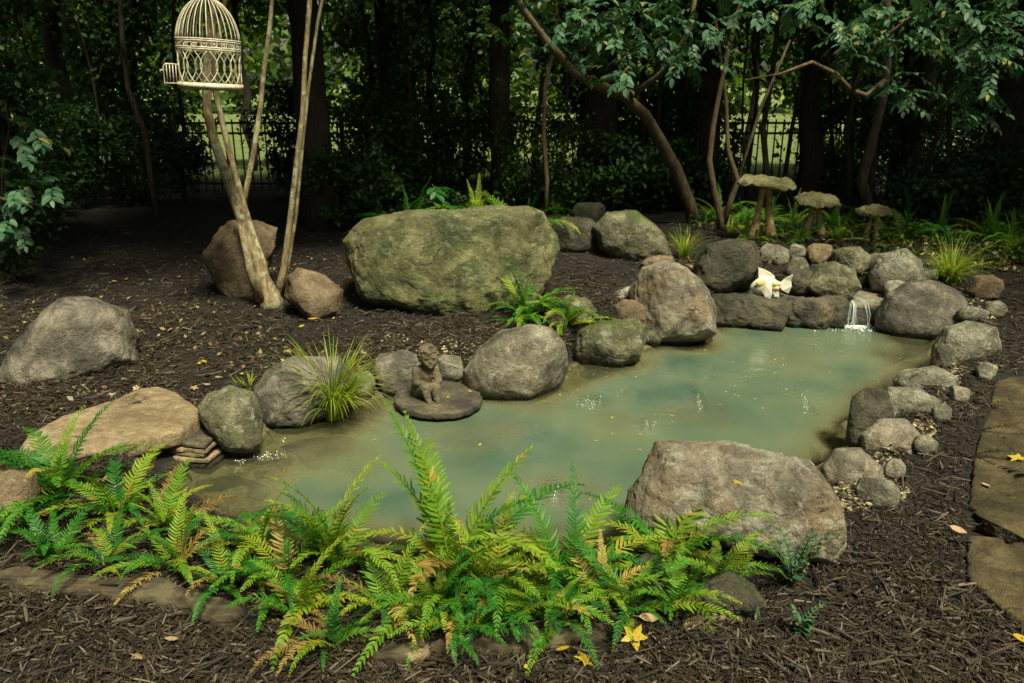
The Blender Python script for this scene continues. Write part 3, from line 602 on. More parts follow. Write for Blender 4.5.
for mk in ('fernA', 'fernY', 'fernB', 'fernD'):
    FR[mk] = [frond_mesh('frond', M[mk], R(e), R(b), npair=np_, W=w, seed=i * 7 + len(mk), missing=(.18 if mk == 'fernB' else .02), fat=ft, jit=.15)
              for i, (e, b, np_, w, ft) in enumerate([(82, 55, 27, .125, .60), (75, 85, 25, .135, .66), (62, 75, 24, .145, .62), (50, 80, 26, .13, .66), (35, 60, 23, .14, .6), (68, 125, 27, .12, .66), (86, 25, 29, .105, .6), (22, 45, 23, .13, .64), (78, 40, 22, .14, .56), (58, 105, 24, .125, .6)])]
def fern(label, px, py, nf, Ln, mix, el=(0, 10), az=None, name='fern', group='ferns along the near bank', seed=None, g=None, sc_j=.25):
    rs = random.Random(seed if seed is not None else int(px * 31 + py)); p = ground_at(px, py) if g is None else at(px, py, g)
    t = thing(name, label, 'fern', p, rs.uniform(0, 6.28) if az is None else 0, group); nf = int(nf * 1.6)
    for k in range(nf):
        mk = rs.choices(list(mix.keys()), list(mix.values()))[0]; v = rs.choice([1, 2, 3, 4, 5, 7, 8, 9, 2, 3, 9, 4, 5, 0]) if el == (0, 10) and Ln < .6 else rs.randrange(*el)
        a = (2 * math.pi * k / nf + rs.uniform(-.35, .35)) if az is None else rs.uniform(*az)
        s = Ln * rs.uniform(1 - sc_j * 2., 1 + sc_j * .6)
        link('frond', FR[mk][v], t, (rs.uniform(-.02, .02), rs.uniform(-.02, .02), -.01), (rs.uniform(-.15, .15), rs.uniform(-.12, .12), a), s)
    return t
mixG = {'fernA': 5, 'fernY': 5, 'fernD': .7, 'fernB': 1.5}; mixY = {'fernY': 7, 'fernA': 2.5, 'fernB': 1.3}; mixD = {'fernD': 3, 'fernA': 5, 'fernY': 2, 'fernB': 1.0}; mixF = {'fernD': 2, 'fernA': 5, 'fernY': 2.5}
F_ = [('fern with upright dark fronds at far left in front of the sandstone slab', 62, 498, 16, .44, {'fernA': 5, 'fernB': 2, 'fernY': 1}), ('low blue green fern beside the left end of the weathered log', 52, 560, 9, .24, mixD),
    ('fern with yellow green fronds below the slate stack', 122, 518, 13, .36, mixG), ('fern with pale yellowing fronds arching over the water by the slates', 168, 530, 13, .34, mixY),
    ('dense green fern behind the middle of the weathered log', 175, 565, 12, .27, mixG), ('deep green fern pressed against the log with russet frond bases', 225, 585, 11, .25, mixD),
    ('fern with broad pale fronds reaching toward the brown shallows', 262, 556, 14, .36, mixG), ('tall fern with thin brown flower like tips left of center', 335, 572, 13, .46, mixY),
    ('low drooping fern spilling over the right end of the log', 300, 615, 12, .29, mixG), ('deep green fern in the bottom shadow left of the second log', 335, 645, 10, .26, mixD),
    ('fern with thin arching fronds between two logs', 385, 610, 12, .30, mixG), ('tallest upright bright yellow green fern in front of the statue', 452, 585, 10, .64, mixY),
    ('spreading fern at the foot of the tallest one with brown stalks', 440, 610, 14, .30, mixG), ('fern with russet tipped fronds right of the tallest one', 496, 590, 14, .40, mixY),
    ('glossy blue green fern above the second log', 505, 622, 13, .27, mixD), ('dense dark green fern over the tan fallen leaf', 558, 622, 14, .27, mixD),
    ('olive fern with narrow upright fronds before the near boulder', 566, 592, 12, .42, mixG), ('fern with brown dead fronds in the middle of the near bank', 598, 605, 12, .28, {'fernB': 3, 'fernY': 2, 'fernA': 4}),
    ('bright yellow green fern standing against the near boulder', 664, 566, 13, .46, mixY), ('lime green fern filling the gap left of the near boulder foot', 630, 612, 12, .30, mixG), ('arching fern in the center gap above the half buried log', 455, 632, 10, .28, mixG), ('low bright green fern left of the pale sandstone strip', 672, 610, 13, .28, {'fernA': 6, 'fernY': 2}),
    ('small green fern in front of the near boulder above the sandstone strip', 722, 590, 13, .28, mixG), ('small upright fern behind the low drooping one', 285, 585, 10, .34, mixG),
    ('short green fern with ochre fronds behind the log near the left edge', 110, 565, 10, .24, {'fernA': 4, 'fernB': 2, 'fernY': 2}), ('rusty brown dying fern at the left edge', 20, 530, 10, .26, {'fernB': 4, 'fernA': 3})]
for l, px, py, nf, Ln, mx_ in F_: fern(l, px, py, nf, Ln, mx_)
fern('bright green fern between the huge boulder and the brown one', 524, 322, 26, .44, {'fernD': 3, 'fernA': 6, 'fernY': 3}, group='ferns on the far bank', el=(2, 8))
fern('small yellow green fern above the low rock with the moss patch', 566, 326, 18, .38, {'fernA': 4, 'fernY': 4}, group='ferns on the far bank', el=(2, 8))
for l, px, py, nf, Ln, e in [('dark fern behind the left part of the huge boulder', 410, 244, 16, .66, (2, 8)), ('fern behind the right shoulder of the huge boulder', 520, 244, 20, .78, (2, 8)), ('dim fern between the huge boulder and small dark rock', 548, 200, 12, .45, (1, 8)),
        ('deep green fern below the forked brown stems', 718, 222, 12, .42, (2, 8)), ('dark fern left of the tallest stone toadstool', 742, 226, 12, .4, (2, 8)), ('fern between the tallest and middle toadstools', 792, 230, 13, .4, (2, 8)),
        ('bright fern rising behind the smallest toadstool', 862, 222, 14, .42, (0, 6)), ('fern with one tall curling frond right of the smallest toadstool', 905, 240, 14, .50, (0, 8)),
        ('low fern on the mulch behind the right hand sedge', 940, 238, 12, .42, (2, 8)), ('sprawling fern near the top right edge of the garden bed', 990, 242, 16, .45, (1, 8)), ('faint fern beside the trunk at the far right', 1030, 232, 12, .45, (2, 8)),
        ('dim fern in shade left of the curved limb', 640, 200, 12, .5, (1, 8)), ('dark fern behind the olive wedge rock', 600, 196, 12, .45, (1, 8)), ('fern in the gap between the middle and smallest toadstools', 832, 228, 12, .36, (2, 8))]:
    fern(l, px, py, nf, Ln, mixF, e, group='ferns in the shaded back bed', g=.33 if 'the huge boulder' in l and py > 240 else None)
for l, px, py, nf, Ln, e in [('bright fern between the huge boulder and the shrub behind it', 478, 244, 20, .78, (2, 8)), ('yellow green fern behind the tallest toadstool', 768, 222, 12, .4, (1, 8)), ('fern hugging the stem of the smallest toadstool', 884, 238, 12, .34, (1, 8)), ('lush fern filling the bed at the far right', 1012, 250, 14, .4, (2, 8)), ('small fern above the round lichen covered rock', 838, 240, 10, .28, (1, 8)), ('small fern at the foot of the tallest toadstool', 745, 240, 10, .28, (2, 8)), ('small fern beside the stem of the middle toadstool', 800, 240, 10, .26, (1, 8))]:
    fern(l, px, py, nf, Ln, {'fernA': 5, 'fernY': 4}, e, group='ferns in the shaded back bed', g=.33 if 'the huge boulder' in l else None)
# ------------------------------------------------------------------ sedges
def sedge(label, px, py, n, Ln, g=None, lean=.6, w=.004, mat='grass', name='grass_clump', cat='grass clump'):
    p = ground_at(px, py) if g is None else at(px, py, g); V = []; Fs = []; rn = []
    for _ in range(n):
        a = random.uniform(0, 6.283); r = random.uniform(0, .05); b = Vector((math.cos(a) * r, math.sin(a) * r, -.01)); a += random.uniform(-.6, .6)
        out = Vector((math.cos(a), math.sin(a), 0)); sd_ = Vector((-out.y, out.x, 0)); L_ = Ln * random.uniform(.55, 1.1); e = R(random.uniform(62, 90)); bd = R(random.uniform(20, 150)) * lean
        q = b.copy(); rr = random.random(); k0 = len(V); m_ = 7
        for i in range(m_ + 1):
            t = i / m_; ww = w * (1 - t) ** .7 * (.7 + .6 * math.sin(min(1, t * 2) * 1.5)) + .0003
            nrm = Vector((-math.sin(e - bd * t) * out.x, -math.sin(e - bd * t) * out.y, math.cos(e - bd * t)))
            V += [tuple(q - sd_ * ww + nrm * ww * .4), tuple(q), tuple(q + sd_ * ww + nrm * ww * .4)]; rn += [rr] * 3
            ee = e - bd * t ** 1.2; q = q + (out * math.cos(ee) + Vector((0, 0, math.sin(ee)))) * (L_ / m_)
        for i in range(m_):
            for s2 in (0, 1): a0 = k0 + i * 3 + s2; Fs.append((a0, a0 + 1, a0 + 4, a0 + 3))
    return tag(link(name, mesh_np('blades', np.array(V), np.array(Fs), M[mat], True, {'rnd': rn}), None, p), label, cat)
sedge('bright yellow green sedge clump at the water left of the statue', 334, 416, 300, .46, g=.02, lean=.95)
sedge('wide arching pale green sedge beside the purplish boulder', 950, 284, 260, .40, lean=.9)
sedge('small sedge tuft between the broad boulder and the dark mossy rock', 684, 258, 80, .30)
sedge('thin upright blades growing from the far bank rocks', 651, 338, 14, .30, g=.0, lean=.15, w=.006)
sedge('little green tuft on top of the dark mossy round rock', 250, 392, 30, .12, g=.12)
sedge('pale weeping tuft behind the huge boulder', 556, 214, 50, .26)
sedge('short tuft at the base of the forked brown stems', 730, 232, 40, .2)

# ------------------------------------------------------------------ leaves, trees
LT = np.array([(0, 0, 0), (.28, -.24, .05), (.3, 0, -.02), (.28, .24, .05), (.68, -.2, .03), (.7, 0, -.04), (.68, .2, .03), (1, 0, -.10)])
LF = np.array([(0, 1, 2, 2), (0, 2, 3, 3), (1, 4, 5, 2), (2, 5, 6, 3), (4, 7, 5, 5), (5, 7, 6, 6)])
LT4 = np.array([(0, 0, 0), (.45, -.3, .05), (1, 0, -.08), (.45, .3, .05)]); LF4 = np.array([(0, 1, 2, 3)])
LFq = np.array([(0, 1, 2, 3), (1, 4, 5, 2), (2, 5, 6, 3), (4, 7, 6, 5)])
def leafmesh(name, P, ax, size, mat, up=None, hi=False):
    n = len(P); up = np.tile(ZA, (n, 1)) + RNG.normal(0, .6, (n, 3)) if up is None else up
    T, TF = (LT, LFq) if hi else (LT4, LF4)
    V, F = instances(T, TF, bases(ax, up, size), P)
    return mesh_np(name, V, F, mat, True, {'rnd': np.repeat(RNG.random(n), len(T))})
def crown_points(n, c, r, clumps=40, hollow=.0, cs=.28):
    c = np.array(c); r = np.array(r); q = RNG.normal(size=(clumps, 3)); q /= np.linalg.norm(q, axis=1, keepdims=True); q *= (hollow + (1 - hollow) * RNG.random(clumps) ** .45)[:, None]
    k = RNG.integers(0, clumps, n); sz = RNG.uniform(.6, 1.3, clumps)
    return c + (q[k] + RNG.normal(0, cs, (n, 3)) * sz[k][:, None] * .6) * r
def tree(label, base, pts, rad, crown=None, bark='barkd', leaf='leafdark', nleaf=3000, ls=.12, name='tree', cat='tree', group=None, limbs=(), hi=False, n=9):
    """base world point; pts and crown relative to base"""
    t = thing(name, label, cat, base, 0, group)
    mb = MB(); mb.tube(pts, rad, n, wob=.05)
    for lp, lr in limbs: mb.tube(lp, lr, 6, wob=.05)
    link('trunk', mb.mesh('trunk', M[bark]), t)
    if crown:
        P = np.concatenate([crown_points(int(nleaf * w / sum(q[2] for q in crown)), c, r) for c, r, w in crown])
        ax = RNG.normal(size=(len(P), 3)); ax[:, 2] -= .35
        link('crown', leafmesh('crown', P, ax, RNG.uniform(.6, 1.2, len(P)) * ls, M[leaf], hi=hi), t)
    return t
def wander(p0, p1, n=8, a=.05):
    p0, p1 = Vector(p0), Vector(p1); return [p0.lerp(p1, i / n) + Vector((random.uniform(-a, a), random.uniform(-a, a), 0)) * (1 if 0 < i < n else 0) for i in range(n + 1)]
def cover(name, n, reg, mat, h, sz):
    x, y, hh, d2, px, py = scatter_px(n, *reg, z=.3); k = fbm(np.stack([x * 2.2, y * 2.2, x * 0], 1), 3, 6) > -.15; x, y, hh = x[k], y[k], hh[k]; n = len(x)
    ax = RNG.normal(size=(n, 3)); ax[:, 2] = np.abs(ax[:, 2]) * .7
    structure(link(name, leafmesh(name, np.stack([x, y, hh + RNG.random(n) ** 1.5 * h], 1), ax, RNG.uniform(.5, 1.3, n) * sz, M[mat])), 'stuff')
cover('ground_cover', 9000, (690, 1200, 205, 262), 'leafmid', .10, .045); cover('ground_cover', 12000, (330, 700, 182, 216), 'leafdark', .22, .06)
M['litter'] = leaf_mat('leaf_litter', [(0, (.06, .04, .02)), (.5, (.14, .09, .04)), (.85, (.26, .19, .07)), (1, (.34, .30, .06))], .1)
cover('leaf_litter', 9000, (690, 1300, 200, 275), 'litter', .02, .05); cover('leaf_litter', 3500, (-200, 520, 250, 420), 'litter', .012, .035)
# big shade trees: (px of trunk, Y, radius, crown)
BT = [(-60, 8.5, .16, 'broad dark trunk just beyond the left edge'), (80, 10.5, .12, 'dark trunk behind the left foliage'), (322, 8.2, .17, 'wide dark trunk behind the forked tree and right of the cage'),
      (398, 10.2, .08, 'slender dark trunk above the left end of the huge boulder'), (500, 9.4, .13, 'straight dark trunk above the middle of the huge boulder'), (596, 9.8, .22, 'very wide dark trunk left of the curved limb'),
      (704, 9.8, .15, 'dark trunk just right of the curved limb'), (806, 9.5, .14, 'dark trunk standing behind the middle toadstool'), (905, 10.2, .2, 'leaning dark trunk behind the right hand ferns'), (1000, 8.8, .2, 'big dark trunk at the right edge'), (1100, 7.5, .2, 'dark trunk beyond the right edge')]
for i, (px, Yd, r, l) in enumerate(BT):
    x = aty(px, 200, Yd)[0]; z = gz(x, Yd); h = 6.5 + (i % 3) * .8; lean = random.uniform(-.3, .3)
    tree(l, (x, Yd, z), wander((0, 0, -.1), (lean, random.uniform(-.2, .2), h), 12, .05), [r * (1.25 if k == 0 else 1 - .45 * k / 12) for k in range(13)],
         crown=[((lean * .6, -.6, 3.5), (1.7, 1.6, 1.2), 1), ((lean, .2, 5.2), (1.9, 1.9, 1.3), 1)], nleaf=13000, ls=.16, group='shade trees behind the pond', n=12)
# trees added on the flanks and behind the viewer to block low skylight
for x, y, l in [(-5.6, 6.6, 'added shade tree out at the left flank'), (-5.8, 4.2, 'added shade tree nearest on the left flank'), (6.4, 6.2, 'added shade tree on the right flank'), (-6, 1, 'added shade tree to the left of the viewer'), (6.8, 2.5, 'added shade tree to the right of the viewer'),
        (-6, -3, 'added shade tree behind the viewer at left'), (-2.5, -5, 'added shade tree straight behind the viewer'), (2, -5.5, 'second added shade tree behind the viewer'), (6, -3, 'added shade tree behind the viewer at right')]:
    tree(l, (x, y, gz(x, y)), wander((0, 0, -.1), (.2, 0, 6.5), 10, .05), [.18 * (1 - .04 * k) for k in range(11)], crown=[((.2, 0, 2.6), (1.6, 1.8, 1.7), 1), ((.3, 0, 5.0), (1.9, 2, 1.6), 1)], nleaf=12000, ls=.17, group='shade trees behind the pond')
# slender saplings
xs = [20, 60, 120, 155, 185, 365, 420, 440, 462, 528, 545, 560, 640, 655, 668, 690, 728, 745, 765, 780, 832, 850, 872, 890, 925, 945]
for i, px in enumerate(xs):
    Yd = random.uniform(8.3, 11); x = aty(px, 200, Yd)[0]; z = gz(x, Yd); r = random.uniform(.012, .035); l2 = random.uniform(-.5, .5)
    tree('thin dark sapling stem in the shaded thicket', (x, Yd, z), wander((0, 0, -.05), (l2, 0, 4.2), 9, .06), [r * (1.1 - .07 * k) for k in range(10)],
         crown=[((l2 * .5, -.1, random.uniform(1.5, 2.4)), (.55, .4, .6), 1), ((l2 * .8, 0, 3.2), (.7, .6, .6), 1)], nleaf=520, ls=.075, leaf=random.choice(['leafdark', 'leafmid', 'leafdark']), name='sapling', cat='sapling', group='thin saplings in the shaded thicket', n=6, bark=random.choice(['barkd', 'barkm']))
# shrubs of the back thicket
SH = [(350, 8.0, .5, .8, 'low dark shrub just left of the huge boulder top'), (690, 9.2, .5, .8, 'low dark shrub at the foot of the curved limb'), (20, 8.2, .8, 1.0, 'low dark shrub at the far left behind the sloping boulder'), (-10, 6.6, .8, 1.9, 'dark shrub filling the far left'), (60, 9.4, .8, 1.2, 'dark shrub before the fence at left'), (140, 9.6, .8, 1.0, 'low dark shrub under the hanging cage'), 
      (370, 9.2, .8, 1.3, 'dark leafy shrub behind the left end of the huge boulder'), (440, 9.8, .7, 1.5, 'dark shrub beside the straight trunk'), (545, 9.0, .55, 1.25, 'feathery mid green shrub right of the straight trunk'),
      (620, 9.0, .6, .8, 'low dark shrub behind the small dark rock'), (660, 10.4, .5, 1.7, 'tall dark shrub left of the curved limb'), (850, 9.6, .6, 1.5, 'dark shrub behind the middle and smallest toadstools'),
      (955, 8.4, .7, .75, 'rounded shrub with teal leaves near the right edge'), (1010, 9.2, .9, 1.9, 'tall dark shrub in the right corner'), (900, 10.4, .7, 1.9, 'dark shrub behind the leaning trunk'), (1090, 7.8, .8, 1.4, 'dark shrub beyond the right edge'), (300, 10.6, .6, 1.5, 'dark shrub behind the wide trunk')]
for i, (px, Yd, r, h, l) in enumerate(SH):
    x = aty(px, 200, Yd)[0]; z = gz(x, Yd); t = thing('shrub', l, 'shrub', (x, Yd, z), 0, 'shrubs of the back thicket'); mb = MB()
    for k in range(7): a = random.uniform(0, 6.28); mb.tube(wander((0, 0, -.03), (math.cos(a) * r * .6, math.sin(a) * r * .4, h * random.uniform(.6, .95)), 5, .04), [.014, .013, .012, .01, .007, .004], 5)
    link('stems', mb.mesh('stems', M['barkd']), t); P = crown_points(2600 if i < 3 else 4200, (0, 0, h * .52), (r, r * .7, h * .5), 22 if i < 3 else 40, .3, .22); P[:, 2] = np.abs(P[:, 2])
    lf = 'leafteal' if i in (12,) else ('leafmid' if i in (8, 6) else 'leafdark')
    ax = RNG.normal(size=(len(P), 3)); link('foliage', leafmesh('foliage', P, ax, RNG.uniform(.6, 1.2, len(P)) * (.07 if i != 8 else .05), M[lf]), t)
# leaf sprays hanging from boughs
def spray_points(cs, per=9, L_=.22, leaf=.06):
    P = []; A = []; U = []; S_ = []; tw = MB()
    for c in cs:
        c = Vector(c); a = random.uniform(0, 6.28); d = Vector((math.cos(a), math.sin(a), random.uniform(-1.1, .1))).normalized(); sd_ = d.cross(Vector((0, 0, 1))).normalized(); nr = sd_.cross(d)
        tw.tube([c, c + d * L_], [.003, .0012], 4)
        for k in range(per):
            t = (k + 1) / per; s = 1 if k % 2 else -1; p = c + d * L_ * t
            ld = (d * .7 + sd_ * s * (.9 if k < per - 1 else 0) + Vector((0, 0, -.25)) + Vector([random.uniform(-.25, .25) for _ in range(3)])).normalized()
            P.append(p[:]); A.append(ld[:]); U.append((nr + Vector([random.uniform(-.35, .35) for _ in range(3)]))[:]); S_.append(leaf * random.uniform(.7, 1.2))
    return np.array(P), np.array(A), np.array(U), np.array(S_), tw
def bough(t, spots, Yr, dens, leaf=.06, mat='leafteal'):
    cs = []
    for px, py, rx, ry, n in spots:
        for _ in range(int(n * dens)):
            a = random.uniform(0, 6.28); q = random.random() ** .5; w = aty(px + math.cos(a) * q * rx, py + math.sin(a) * q * ry, random.uniform(*Yr)); cs.append(Vector(w) - t.location)
    P, A_, U, S_, tw = spray_points(cs, leaf=leaf)
    link('crown', leafmesh('crown', P, A_, S_, M[mat], U, hi=True), t)
def rel(px, py, Y, b): return tuple(aty(px, py, Y) - np.array(b))
# curved limb tree
b = np.array([*aty(695, 218, 8.0)]); b[2] = gz(b[0], b[1]); t = thing('tree', 'small tree whose bare curved brown limb arches up to the left', 'tree', b)
mb = MB(); pl = [rel(694, 222, 8.0, b), rel(688, 200, 8.0, b), rel(676, 170, 7.9, b), rel(660, 140, 7.8, b), rel(645, 115, 7.7, b), rel(625, 97, 7.5, b), rel(600, 86, 7.3, b), rel(575, 74, 7.1, b), rel(545, 40, 6.9, b), rel(520, 5, 6.8, b), rel(505, -40, 6.7, b)]
mb.tube(pl, [.075, .066, .062, .058, .055, .05, .045, .04, .034, .028, .02], 10, wob=.06)
mb.tube([rel(628, 98, 7.5, b), rel(660, 75, 7.3, b), rel(690, 30, 7.1, b), rel(700, -30, 7, b)], [.03, .025, .02, .012], 7, wob=.06); link('trunk', mb.mesh('trunk', M['barkm']), t)
bough(t, [(560, 20, 90, 28, 60), (640, 30, 60, 40, 55), (560, -25, 120, 30, 18), (700, 10, 60, 30, 30), (610, 62, 30, 16, 12), (690, 50, 25, 16, 10), (640, -20, 120, 30, 12)], (6.5, 7.4), 1.0, leaf=.075)
# right bough tree
b = np.array([*aty(872, 210, 8.0)]); b[2] = gz(b[0], b[1]); t = thing('tree', 'tree at right with blue green leaves hanging from a crooked bough', 'tree', b)
mb = MB(); mb.tube([rel(870, 215, 8, b), rel(862, 180, 8, b), rel(875, 130, 7.9, b), rel(885, 90, 7.8, b), rel(890, 30, 7.7, b), rel(880, -60, 7.6, b)], [.06, .05, .045, .04, .035, .025], 9, wob=.06)
mb.tube([rel(886, 80, 7.8, b), rel(866, 96, 7.4, b), rel(850, 90, 7.2, b), rel(836, 74, 7.1, b), rel(812, 62, 7.0, b), rel(780, 74, 7, b), rel(745, 80, 7, b)], [.03, .026, .024, .02, .016, .012, .006], 7, wob=.06)
mb.tube([rel(853, 91, 7.2, b), rel(862, 70, 7.1, b), rel(882, 40, 6.9, b), rel(920, 10, 6.6, b)], [.02, .018, .016, .012], 7); mb.tube([rel(890, 20, 7.7, b), rel(940, -5, 7, b), rel(1000, -10, 6.4, b)], [.03, .02, .012], 7)
link('trunk', mb.mesh('trunk', M['barkm']), t)
bough(t, [(905, 85, 26, 20, 16), (895, 20, 50, 25, 30), (960, 20, 50, 30, 48), (985, 62, 25, 36, 26), (1010, 25, 35, 40, 36), (940, -25, 100, 25, 16), (830, 8, 60, 18, 26), (845, 30, 30, 15, 10), (970, 92, 18, 22, 9), (985, 112, 12, 12, 3), (860, 50, 20, 12, 5)], (6.0, 7.0), 1.0, leaf=.07)
# left broadleaf shrub
p = np.array([-4.05, 5.9, 0]); p[2] = gz(p[0], p[1]); t = thing('shrub', 'shrub with glossy teal leaves at the left edge above the sloping boulder', 'shrub', p)
mb = MB()
for k in range(5): mb.tube(wander((0, 0, 0), (random.uniform(-.3, .35), random.uniform(-.2, .2), random.uniform(1.1, 1.6)), 6, .04), [.014, .013, .012, .01, .008, .006, .004], 5)
link('stems', mb.mesh('stems', M['barkd']), t)
bough(t, [(20, 205, 22, 30, 11), (12, 165, 30, 30, 10), (8, 225, 14, 14, 5), (18, 120, 25, 22, 7), (45, 190, 12, 12, 2)], (5.6, 6.3), 1.0, leaf=.085)
# low bright weed behind boulder
p = at(434, 244, .33); t = thing('weed', 'bright green lobed weed with a yellow leaf behind the huge boulder', 'plant', p)
P, A_, U, S_, tw = spray_points([(random.uniform(-.09, .09), random.uniform(-.05, .05), random.uniform(.3, .56)) for _ in range(9)], per=5, L_=.12, leaf=.12)
link('leaves', leafmesh('leaves', P, A_, S_, M['fernA'], U, hi=True), t); link('stems', tw.mesh('stems', M['barkm']), t)
for l, px, py, s_, ns in [('leafy blue green sprig growing against the front of the near boulder', 792, 588, .30, 9), ('small leafy sprig rising from mulch below the larger sprig', 800, 636, .13, 3)]:
    p = ground_at(px, py); t = thing('sprig', l, 'plant', p); mb = MB(); P, A_, U, S_ = [], [], [], []
    for k in range(ns):
        a = k * 2.4; o = Vector((math.cos(a), math.sin(a) * .6, 0)); q = Vector((0, 0, 0)); pts = [q.copy()]; hh = s_ * random.uniform(.65, 1.05); e = R(random.uniform(68, 88))
        for i in range(10):
            q = q + (o * math.cos(e) + Vector((0, 0, math.sin(e)))) * hh / 10; pts.append(q.copy()); e -= R(random.uniform(2, 8))
            if i > 0:
                for sg in (-1, 1):
                    d = Vector((-o.y, o.x, 0)) * sg + o * .3 + Vector((0, 0, random.uniform(0, .7))); P.append(q[:]); A_.append(d[:]); U.append((o.x * -.3 + random.uniform(-.3, .3), random.uniform(-.5, .1), 1)); S_.append(.034 * (1.15 - i / 12) * random.uniform(.8, 1.15))
        mb.tube(pts, [.002] * 6 + [.0013] * 5, 4)
    link('stems', mb.mesh('stems', M['fernB']), t); link('leaves', leafmesh('leaves', np.array(P), np.array(A_), np.array(S_), M['leafteal'], np.array(U), hi=True), t)
# forked cage tree
b = ground_at(268, 306); Yb = b[1]; t = thing('tree', 'pale barked tree with several slender stems forking from one base', 'tree', b)
mb = MB(); k_ = 800 / Yb
def st(pts, rad): mb.tube([rel(x, y, Yb + dy, b) for x, y, dy in pts], rad, 10, wob=.06)
st([(272, 312, 0), (270, 296, 0), (262, 275, 0), (250, 245, 0), (238, 210, .02), (226, 175, .05), (214, 140, .08), (207, 110, .1), (207, 70, .1), (212, 20, .1), (220, -40, .1), (226, -110, .1)], [.12, .072, .048, .040, .036, .034, .032, .031, .030, .028, .025, .02])
st([(262, 300, -.03), (250, 270, -.05), (244, 240, -.03), (240, 222, 0)], [.045, .028, .025, .022])
st([(266, 285, .05), (262, 262, .1), (254, 240, .14), (245, 210, .2), (234, 170, .25), (224, 130, .3), (216, 95, .35), (214, 60, .4), (225, 0, .45), (240, -80, .5)], [.045, .032, .027, .024, .022, .021, .02, .018, .016, .014])
st([(276, 305, .1), (284, 268, .12), (290, 220, .14), (297, 160, .15), (303, 110, .15), (305, 60, .18), (309, 10, .2), (314, -60, .2)], [.045, .025, .021, .019, .018, .017, .016, .015])
st([(278, 305, .2), (287, 270, .24), (296, 215, .28), (302, 150, .32), (308, 90, .4), (318, 20, .5), (335, -60, .6)], [.03, .015, .013, .012, .012, .011, .01])
st([(244, 205, .22), (246, 190, .25), (254, 150, .3), (260, 110, .35), (264, 70, .4), (270, 25, .42), (272, 0, .45), (280, -60, .5)], [.022, .02, .019, .018, .017, .016, .014, .012])
# limb that carries the cage, above the picture
cgY = Yb - .35
hook = aty(204, -48, cgY)
mb.tube([rel(222, -75, Yb + .1, b), tuple(aty(214, -66, Yb - .1) - b), tuple(np.array(hook) - b + np.array([0, 0, .01])), tuple(aty(190, -60, cgY - .25) - b)], [.03, .022, .016, .008], 7)
link('trunk', mb.mesh('trunk', M['bark']), t)
for _ in range(1):
    P = crown_points(11000, (-.6, .6, 3.9), (2.0, 1.5, .9), 60); link('crown', leafmesh('crown', P, RNG.normal(size=(len(P), 3)), RNG.uniform(.09, .15, len(P)), M['leafmid']), t)
# brown forked stems left of tallest toadstool
b = ground_at(722, 232); t = thing('tree', 'short tree of bare brown forked stems left of the tallest toadstool', 'tree', b); Yb2 = b[1]; mb = MB()
mb.tube([rel(722, 236, Yb2, b), rel(720, 215, Yb2, b), rel(714, 190, Yb2, b), rel(709, 160, Yb2, b), rel(713, 125, Yb2, b), rel(722, 80, Yb2, b), rel(740, 0, Yb2, b)], [.05, .032, .03, .028, .025, .02, .014], 8, wob=.06)
mb.tube([rel(722, 228, Yb2, b), rel(731, 200, Yb2, b), rel(738, 180, Yb2, b), rel(728, 150, Yb2 + .1, b), rel(726, 100, Yb2 + .2, b), rel(716, 20, Yb2 + .2, b)], [.034, .028, .024, .02, .018, .01], 8, wob=.06)
mb.tube([rel(738, 180, Yb2, b), rel(760, 110, Yb2 + .2, b), rel(790, 40, Yb2 + .3, b)], [.018, .015, .01], 6)
link('trunk', mb.mesh('trunk', M['barkm']), t); P = crown_points(1800, (.2, 0, 2.4), (.9, .7, .5), 25); link('crown', leafmesh('crown', P, RNG.normal(size=(len(P), 3)), RNG.uniform(.05, .09, len(P)), M['leafdark']), t)

